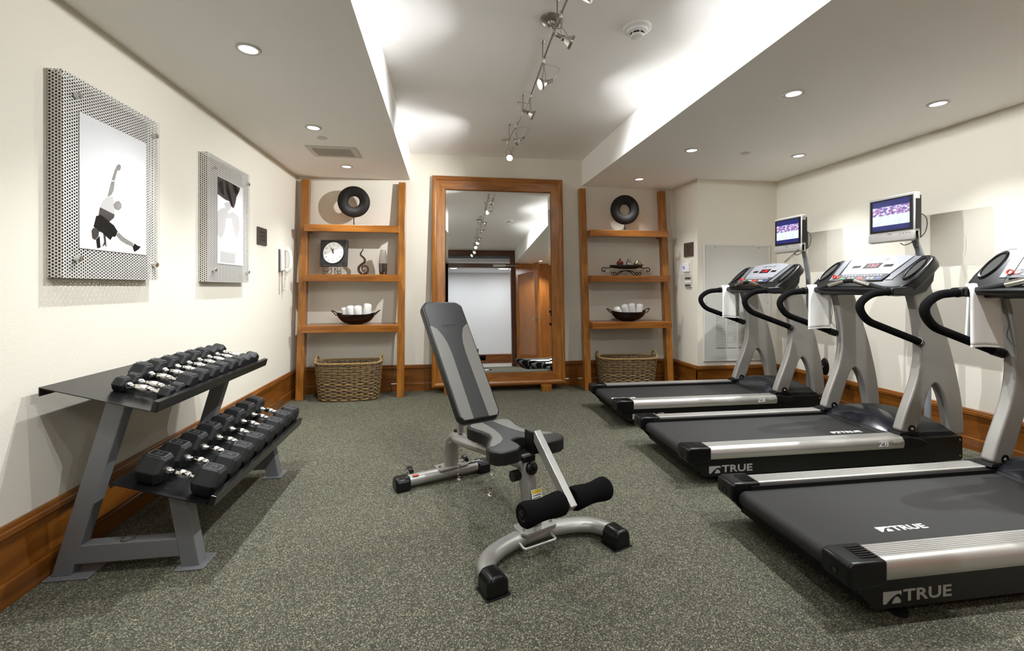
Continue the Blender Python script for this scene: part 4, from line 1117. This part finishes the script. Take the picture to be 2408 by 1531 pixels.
# plaques
def plaque(label, M, w, h, mat, rows):
    t = thing('plaque', label, 'sign', tuple(M.translation))
    p = MB().box(-w / 2, w / 2, -h / 2, h / 2, 0, .012, M).build('plate', mat, t, world=True, smooth=0, bevel=.002)
    for z, ws in rows:
        x = -sum(ws) / 2 - .005 * (len(ws) - 1) / 2
        m = MB()
        for q in ws:
            k = x
            while k < x + q - .004:
                m.box(k, k + .0045, z - .006, z + (.006 if int(k * 1000) % 3 else .010), .012, .0126, M); k += .0075
            x += q + .010
        m.build('engraved_line', 'plaque_ink', p, world=True, smooth=0)
plaque('small dark metal plaque on the left wall above the telephone', frame((XL + .002, 4.36, 1.661), (0, 1, 0), (0, 0, 1)), .20, .155, 'plaque', [(.035, (.05, .05)), (0, (.10,)), (-.035, (.03, .06))])
plaque('small brown plaque above the thermostat on the chase wall', frame((CX - .002, 4.98, 1.648), (0, -1, 0), (0, 0, 1)), .20, .165, 'plaque_brown', [(.035, (.05, .05)), (0, (.07,)), (-.035, (.05,))])

# wall telephone
t = thing('wall_telephone', 'white wall telephone with a coiled cord on the left wall', 'telephone', (XL, 4.87, 1.35))
MB().box(XL + .001, XL + .035, 4.80, 4.915, 1.365, 1.60).build('base', 'white_plastic', t, world=True, bevel=.012, seg=3)
MB().tube(smooth_path([(XL + .05, 4.862, 1.59), (XL + .078, 4.862, 1.565), (XL + .088, 4.862, 1.48), (XL + .078, 4.862, 1.395), (XL + .05, 4.862, 1.37)], 5), [.026] * 3 + [.020] * 15 + [.026] * 3, 12, sq=(1, .95)).build('handset', 'white_plastic', t, world=True)
coil((XL + .045, 4.872, 1.365), (XL + .03, 4.885, 1.17), 13, .014, 'white_plastic', 'coiled_cord', t, .0035)
MB().box(XL + .001, XL + .012, 4.785, 4.797, 1.35, 1.58).build('side_strip', 'plaque', t, world=True, smooth=0)
MB().tube([(XL + .008, 4.79, 1.35), (XL + .008, 4.79, 1.13)], .0022, 6).build('hanging_wire', 'plaque', t, world=True)

# thermostat in a clear guard with a booklet holder below
t = thing('thermostat', 'white thermostat with a blue display inside a clear guard', 'thermostat', (CX, 5.03, 1.35))
MB().box(CX - .028, CX - .001, 4.955, 5.085, 1.385, 1.495).build('thermostat_body', 'white_plastic', t, world=True, bevel=.005)
MB().box(CX - .0295, CX - .0275, 5.030, 5.070, 1.420, 1.455).build('display', 'lcd_blue', t, world=True, smooth=0)
MB().box(CX - .060, CX - .001, 4.90, 5.17, 1.350, 1.525).build('clear_guard', 'clear_box', t, world=True, bevel=.006)
MB().cyl((CX - .066, 4.985, 1.44), (CX - .058, 4.985, 1.44), .010, n=12).build('guard_lock', 'chrome', t, world=True)
t = thing('card_holder', 'small grey striped card holder under the thermostat', 'card holder', (CX, 4.98, 1.20))
MB().box(CX - .016, CX - .001, 4.915, 5.05, 1.20, 1.348).build('holder_back', 'panel_grey', t, world=True, bevel=.003)
for k in range(3):
    MB().box(CX - .020, CX - .016, 4.922, 5.043, 1.215 + k * .042, 1.235 + k * .042).build('card', 'white_plastic' if k % 2 else 'plaque', t, world=True, smooth=0)

# access panel with louvres
t = thing('access_panel', 'grey metal access panel with louvred grille behind the far treadmill', 'access panel', (3.345, CY, .36))
pn = MB().box(2.945, 3.745, CY - .012, CY - .001, .37, 1.675).build('panel_door', 'panel_grey', t, world=True, smooth=0, bevel=.002)
for b4 in ((2.925, 2.945, .35, 1.695), (3.745, 3.765, .35, 1.695), (2.945, 3.745, .35, .37), (2.945, 3.745, 1.675, 1.695)):
    MB().box(b4[0], b4[1], CY - .016, CY - .001, b4[2], b4[3]).build('panel_frame', 'white_metal', t, world=True, smooth=0, bevel=.002, seg=1)
for x0 in (3.080, 3.220, 3.360, 3.500):
    mk = MB().box(x0, x0 + .115, CY - .0125, CY - .0118, .500, .915).build('grille_gap', 'dark_slot', pn, world=True, smooth=0)
    lv = MB()
    for k in range(29):
        z = .506 + k * .0141
        lv.add([(x0, CY - .012, z + .0095), (x0 + .115, CY - .012, z + .0095), (x0 + .115, CY - .0185, z), (x0, CY - .0185, z), (x0, CY - .012, z + .007), (x0 + .115, CY - .012, z + .007)],
               [(0, 1, 2, 3), (3, 2, 5, 4), (0, 3, 4), (1, 5, 2), (0, 4, 5, 1)])
    o = lv.build('louvre_bank', 'panel_grey', pn, world=True, smooth=0); o['kind'] = 'stuff'
for x, z in ((3.07, 1.66), (3.62, 1.66), (2.955, 1.02), (3.735, 1.02)):
    MB().lathe([(0, .002), (.005, .001), (.005, 0), (0, 0)], 8, look((x, CY - .012, z), (0, -1, 0))).build('screw', 'dark_slot', pn, world=True)
t = thing('cable_cover', 'black oval cable cover low on the right wall', 'cable cover', (XR, 4.12, .31))
MB().lathe([(0, .018), (.045, .014), (.055, 0), (0, 0)], 24, look((XR - .001, 4.12, .385), (-1, 0, 0)) @ Matrix.Diagonal((1, 1.65, 1, 1))).build('cover', 'plastic_black', t, world=True)
MB().ball((XR - .02, 4.12, .385), .006, 8, 6).build('screw', 'chrome', t, world=True)

# ------------------------------------------------------------------ things on the shelves
def ring(x, z, R, label):
    t = thing('ring_sculpture', label, 'sculpture', (x, 5.20, 1.879), group='carved stone rings')
    prof = []
    r0, r1, th = R * .37, R, .036
    n = 14
    for k in range(n + 1):
        s = k / n; r = r0 + (r1 - r0) * s
        prof.append((r, -th * math.sin(PI * (.12 + .76 * s)) - .004 * math.cos(k * PI)))
    for k in range(n, -1, -1):
        s = k / n; r = r0 + (r1 - r0) * s
        prof.append((r, th * math.sin(PI * (.12 + .76 * s))))
    MB().lathe(prof, 48, Matrix.Translation((x, 5.20, z)) @ Matrix.Rotation(PI / 2, 4, 'X'), closed=True).build('ring', 'stone_dark', t, world=True, smooth=70)
    MB().cyl((x, 5.20, 1.884), (x, 5.20, z - R + .012), .006, n=8).build('rod', 'iron_dark', t, world=True)
    MB().box(x - .055, x + .055, 5.16, 5.24, 1.8795, 1.889).build('base', 'iron_dark', t, world=True, smooth=0, bevel=.002)
ring(-1.007, 2.150, .171, 'dark carved ring on a stand above the clock')
ring(2.146, 2.140, .177, 'dark carved ring on a stand above the scroll tray')

# clock on an easel
t = thing('table_clock', 'square dark metal clock with ornate corners on a wire easel', 'clock', (-1.215, 5.19, 1.341), math.radians(-14))
KM = Matrix.Translation((0, 0, .235)) @ Matrix.Rotation(math.radians(-6), 4, 'X')
cf = MB().box(-.152, .152, -.012, .028, -.148, .148, KM).build('clock_frame', 'clock_frame', t, smooth=0, bevel=.006)
rim = MB()
for b4 in ((-.152, .152, -.148, -.134), (-.152, .152, .134, .148), (-.152, -.138, -.134, .134), (.138, .152, -.134, .134)):
    rim.box(b4[0], b4[1], -.022, -.012, b4[2], b4[3], KM)
rim.build('raised_edge', 'clock_frame', cf, smooth=0, bevel=.003)
FM = KM @ frame((0, -.013, .004), (1, 0, 0), (0, 0, 1))
MB().lathe([(.116, 0), (.126, 0), (.127, .007), (.122, .010), (.116, .006)], 40, FM, closed=True).build('dial_rim', 'clock_frame', cf)
dial = MB().lathe([(0, .004), (.117, .004), (.117, 0), (0, 0)], 40, FM).build('dial', 'clock_face', cf)
for k in range(1, 13):
    a = PI / 2 - k * PI / 6
    text_mb(str(k), .030, FM @ Matrix.Translation((.091 * math.cos(a), .091 * math.sin(a), .0045)) @ Matrix.Rotation(a - PI / 2, 4, 'Z'), .0002).build('numeral', 'ink_black', dial, smooth=0)
for ang, L, w in ((118, .078, .003), (96, .052, .004)):
    a = math.radians(ang)
    H_ = FM @ Matrix.Translation((0, 0, .006)) @ Matrix.Rotation(a, 4, 'Z')
    MB().prism([(-.012, -w), (L * .7, -w), (L, 0), (L * .7, w), (-.012, w)], 'z', 0, .001, H_).build('clock_hand', 'ink_black', dial, smooth=0)
MB().lathe([(0, .010), (.006, .009), (.006, .005), (0, .005)], 12, FM).build('hand_boss', 'ink_black', dial)
for sx_ in (-1, 1):
    for sz in (-1, 1):
        sc = []
        for i in range(40):
            th = i * .30; r = .004 + .0165 * i / 40
            sc.append(KM @ Vector((sx_ * (.112 - r * math.cos(th) * .9), -.013, .000 + sz * (.112 - r * math.sin(th) * .9))))
        MB().tube(sc, .0038, 6).build('scroll', 'clock_frame', cf)
es = MB()
for s in (-1, 1):
    es.tube(smooth_path([(s * .10, -.045, .072), (s * .095, -.050, .045), (s * .06, -.045, .028), (s * .04, -.035, .050), (s * .02, -.02, .075)], 5), .0032, 6)
    es.tube(smooth_path([(s * .095, -.050, .045), (s * .105, -.050, .020), (s * .095, -.050, .0035), (s * .082, -.05, .008), (s * .085, -.05, .02)], 5), .0032, 6)
    es.tube(smooth_path([(s * .02, -.02, .075), (s * .018, -.02, .030), (s * .030, -.02, .0035), (s * .048, -.02, .006), (s * .042, -.02, .02)], 5), .0032, 6)
es.tube([(0, .03, .25), (0, .10, .004)], .0032, 6)
es.build('easel', 'iron_dark', t)

# glass swirl
sw = [(-.905, .296), (-.912, .270), (-.930, .240), (-.932, .215), (-.905, .190), (-.888, .165), (-.895, .135), (-.925, .110), (-.952, .080), (-.950, .040), (-.925, .012), (-.890, .010), (-.860, .030), (-.855, .065), (-.872, .092), (-.900, .095), (-.920, .075), (-.918, .050), (-.900, .040), (-.886, .052), (-.892, .064)]
sw = [Vector((x, 5.19, 1.343 + z)) for x, z in sw]
p = smooth_path(sw, 5)
n = len(p)
rad = [.0022 + .0125 * math.sin(PI * min(1, max(0, (i / n))) ** .8) for i in range(n)]
MB_ = MB().tube(p, rad, 12)
tag(MB_.build('glass_swirl', 'amber_glass'), 'dark amber glass swirl ornament beside the clock', 'ornament')
# two tone vase
t = thing('glass_vase', 'slender vase with dark glass base and smoky top on the clock shelf', 'vase', (-.690, 5.18, 1.341))
MB().lathe([(0, .001), (.036, .001), (.042, .012), (.046, .055), (.047, .085), (.0475, .125), (0, .125)], 28).build('dark_base', 'amber_glass', t, smooth=40)
MB().lathe([(.0475, .125), (.046, .16), (.040, .21), (.031, .262), (.027, .278), (.025, .278), (.029, .262), (.038, .21), (.044, .16), (.0455, .126)], 28, closed=True).build('smoky_top', 'vase_clear', t, smooth=40)

# bowls with rolled towels
def rolled_towel(label, M, L, R, grp):
    t = thing('rolled_towel', label, 'towel', tuple(M.translation), group=grp)
    MB().lathe([(0, -.004), (R * .5, -.003), (R * .88, .000), (R, .012), (R * 1.02, L * .5), (R, L - .014), (R * .90, L - .002), (R * .5, L + .002), (0, L)], 22, M).build('roll', 'terry_white', t, world=True, smooth=60)
    sp_ = []
    for i in range(70):
        th = i * .32; r = .006 + (R * .86 - .006) * i / 70
        sp_.append(M @ Vector((r * math.cos(th), r * math.sin(th), L + .001 - .003 * (r / R))))
    MB().tube(sp_, .0022, 5).build('spiral_edge', 'terry_white', t, world=True)
    MB().tube([M @ Vector((R * 1.01, 0, .012)), M @ Vector((R * 1.03, .004, L * .5)), M @ Vector((R * 1.01, 0, L - .012))], .004, 6).build('loose_edge', 'terry_white', t, world=True)
def bowl(cx, cy, z, a, b_, label, towels, grp):
    t = thing('oval_bowl', label, 'bowl', (cx, cy, z), group='dark oval metal bowls')
    hh = .100
    def fn(u, v):
        th = 2 * PI * u
        if v < .5: s = v * 2; k = 1.0
        else: s = (1 - v) * 2; k = .965
        r = (.22 + .78 * s ** .62) * k if s > 0 else 0.0 if v >= .999 or v <= .001 else .2
        zz = .004 + hh * s ** 1.6 + (0 if v < .5 else .006)
        lift = .02 * s ** 3 * math.cos(th) ** 4
        return (a * r * math.cos(th), b_ * r * math.sin(th), zz + lift)
    MB().grid(fn, 48, 21, closed_u=True).build('dish', 'bowl_bronze', t, smooth=60)
    MB().lathe([(0, 0), (.075, 0), (.070, .010), (0, .010)], 24, Matrix.Diagonal((1, .7, 1, 1))).build('foot_ring', 'iron_dark', t)
    for s in (-1, 1):
        MB().tube(smooth_path([(s * a * .90, -.055, hh * .97), (s * a * 1.08, -.045, hh + .035), (s * a * 1.19, 0, hh + .050), (s * a * 1.08, .045, hh + .035), (s * a * .90, .055, hh * .97)], 6), .0055, 8).build('handle', 'iron_dark', t)
    for lb, dx, dy, tilt, yaw, L, R in towels:
        M = Matrix.Translation((cx + dx, cy + dy, z + .035)) @ Matrix.Rotation(yaw, 4, 'Y') @ Matrix.Rotation(tilt, 4, 'X')
        rolled_towel(lb, M, L, R, grp)
g1 = 'rolled towels in the bowl below the clock'
bowl(-.977, 5.165, .7965, .215, .125, 'dark hammered oval bowl of towels below the clock', [
    ('leftmost rolled white towel in the bowl below the clock', -.108, .02, .25, -.10, .150, .033),
    ('second rolled white towel from the left below the clock', -.050, .0, .22, -.02, .168, .039),
    ('third rolled white towel from the left below the clock', .024, .0, .22, .01, .168, .040),
    ('rightmost tallest rolled white towel in the bowl below the clock', .105, .0, .20, .14, .190, .040)], g1)
g2 = 'rolled towels in the bowl below the scroll tray'
bowl(2.175, 5.165, .7965, .225, .125, 'dark hammered oval bowl of towels below the scroll tray', [
    ('leftmost rolled white towel lying over in the right bowl', -.080, -.01, .30, -.62, .165, .036),
    ('second rolled white towel from the left in the right bowl', -.010, 0, .25, -.36, .175, .038),
    ('third rolled white towel from the left in the right bowl', .062, .01, .25, -.20, .180, .039),
    ('rightmost upright rolled white towel in the right bowl', .128, .0, .20, .02, .170, .038)], g2)

# iron scroll tray with three ornaments
t = thing('scroll_tray', 'black iron tray with scrolled handles and legs on the right shelf', 'tray', (2.148, 5.17, 1.341))
def dish(u, v):
    x = -.20 + .40 * u; y = (-.075 + .15 * v)
    e = math.sqrt(max(0.0, 1 - (x / .205) ** 2))
    z = .082 + .022 * (1 - (x / .2) ** 2) * 0 + .020 * (v - .5) ** 2 * 2 + .016 * (x / .2) ** 2 * 0
    return (x, y * (e * .9 + .1), z + .030 * (1 - e) * 0 - .035 * (1 - (abs(2 * v - 1)) ** 2) * e + .035)
MB().grid(dish, 29, 11).build('dish', 'iron_dark', t, smooth=70, solid=.006)
for s in (-1, 1):
    MB().tube(smooth_path([(s * .185, 0, .100), (s * .235, 0, .090), (s * .275, 0, .098), (s * .300, 0, .085), (s * .298, 0, .060), (s * .275, 0, .050), (s * .262, 0, .062), (s * .270, 0, .072)], 6), .0065, 8).build('scroll_handle', 'iron_dark', t)
    for y in (-.04, .04):
        MB().tube(smooth_path([(0, y * .6, .062), (s * .06, y, .052), (s * .10, y, .022), (s * .125, y, .0068), (s * .160, y, .0075), (s * .172, y, .025), (s * .158, y, .042), (s * .142, y, .034), (s * .148, y, .024)], 6), .0055, 8).build('scroll_leg', 'iron_dark', t)
def pome(label, x, mat, prof, M=None):
    t = thing('fruit_ornament', label, 'ornament', (x, 5.155, 1.447), group='metallic fruit ornaments')
    MB().lathe(prof, 26, M).build('fruit', mat, t, smooth=60)
    top = prof[-1][1]
    st = MB()
    for k in range(5):
        a = k * 2 * PI / 5
        st.add([(.006 * math.cos(a - .5), .006 * math.sin(a - .5), top - .004), (.006 * math.cos(a + .5), .006 * math.sin(a + .5), top - .004), (.017 * math.cos(a), .017 * math.sin(a), top + .008)], [(0, 1, 2)], M)
    st.lathe([(0, top - .006), (.007, top - .006), (.006, top + .004), (0, top + .004)], 10, M)
    st.build('crown', mat, t, smooth=0, solid=.0015)
pome('dark red metallic pomegranate ornament on the scroll tray', 2.067, 'pot_red', [(0, .004), (.020, .006), (.036, .020), (.042, .040), (.037, .060), (.022, .074), (.010, .080), (.008, .092), (0, .092)])
pome('silver pear shaped ornament in the middle of the scroll tray', 2.180, 'pot_silver', [(0, .0), (.030, .003), (.038, .018), (.034, .045), (.024, .070), (.017, .088), (.011, .098), (0, .102)])
pome('pale gold fruit ornament lying on the scroll tray', 2.293, 'pot_gold', [(0, -.046), (.022, -.040), (.036, -.020), (.038, .005), (.028, .032), (.012, .048), (.006, .060), (0, .068)], Matrix.Translation((-.005, 0, .040)) @ Matrix.Rotation(math.radians(98), 4, 'Y'))

# ------------------------------------------------------------------ wicker baskets
def basket(cx, cy, rz, label, w0, w1, d0, d1, hh, seed):
    rnd = random.Random(seed)
    t = thing('wicker_basket', label, 'basket', (cx, cy, 0), rz)
    def per(s, k, off=0.0):
        """rounded rectangle, s along the loop, k height fraction"""
        w = (w0 + (w1 - w0) * k) / 2 + off; d = (d0 + (d1 - d0) * k) / 2 + off; e = 3.6
        a = 2 * PI * s
        c_, s_ = math.cos(a), math.sin(a)
        r = (abs(c_) ** e + abs(s_) ** e) ** (-1 / e)
        return (w * r * c_, d * r * s_)
    zf = lambda k: .008 + k * hh
    # stakes
    NS = 38
    st = MB()
    for i in range(NS):
        st.tube([per(i / NS, k) + (zf(k),) for k in (0, .33, .66, 1)], .0042, 5)
    o = st.build('stakes', 'wicker_dark', t); o['kind'] = 'stuff'
    # weavers, fine near the top and coarse below
    k = .02; row = 0
    fine = MB(); coarse = MB(); light = MB()
    while k < .985:
        big = k < .56
        th = .0105 if big else .0058
        N = 152
        pts = []
        for j in range(N):
            s = j / N
            wob = math.cos(s * NS * PI + row * PI)
            x, y = per(s, k, wob * .0062)
            pts.append((x, y, zf(k) + .0025 * math.sin(s * 23 + row * 2.1) + rnd.uniform(-.0008, .0008)))
        (coarse if big and row % 3 else (light if row % 3 == 0 else fine)).tube(pts, th * rnd.uniform(.85, 1.1), 6, closed=True, sq=(1.0, .7))
        k += (th * 1.75) / hh; row += 1
    for nm_, mb, mt in (('coarse_weave', coarse, 'wicker'), ('fine_weave', fine, 'wicker'), ('pale_weave', light, 'wicker_light')):
        o = mb.build(nm_, mt, t); o['kind'] = 'stuff'
    bt = [per(i / 48, 0) for i in range(48)]
    MB().prism(bt, 'z', .002, .012).build('bottom', 'wicker_dark', t, merge=True, smooth=0)
    br = MB()
    for ph in (0, 2 * PI / 3, 4 * PI / 3):
        pts = []
        for j in range(180):
            s = j / 180; a = s * 2 * PI * 26 + ph
            x, y = per(s, 1, .004 + .007 * math.cos(a))
            pts.append((x, y, zf(1) + .004 + .007 * math.sin(a) + .018 * abs(math.cos(2 * PI * s)) ** 6))
        br.tube(pts, .0062, 6, closed=True)
    o = br.build('braided_rim', 'wicker_light', t)
    for s in (-1, 1):
        hm = MB()
        for ph in (0, PI):
            pts = []
            for j in range(41):
                v = j / 40; a = PI * v
                base = Vector((s * (w1 / 2 - .004), -.075 * math.cos(a), zf(1) + .075 * math.sin(a)))
                q = v * 2 * PI * 5 + ph
                pts.append(base + Vector((.005 * math.cos(q), .0, .005 * math.sin(q))))
            hm.tube(pts, .0062, 6)
        hm.build('handle', 'wicker_light', t)
basket(-1.03, 5.085, 0, 'rectangular wicker basket on the floor under the clock shelf', .60, .675, .28, .335, .385, 3)
basket(2.125, 5.11, math.radians(-3), 'rectangular wicker basket on the floor behind the farthest treadmill', .62, .70, .27, .32, .360, 4)
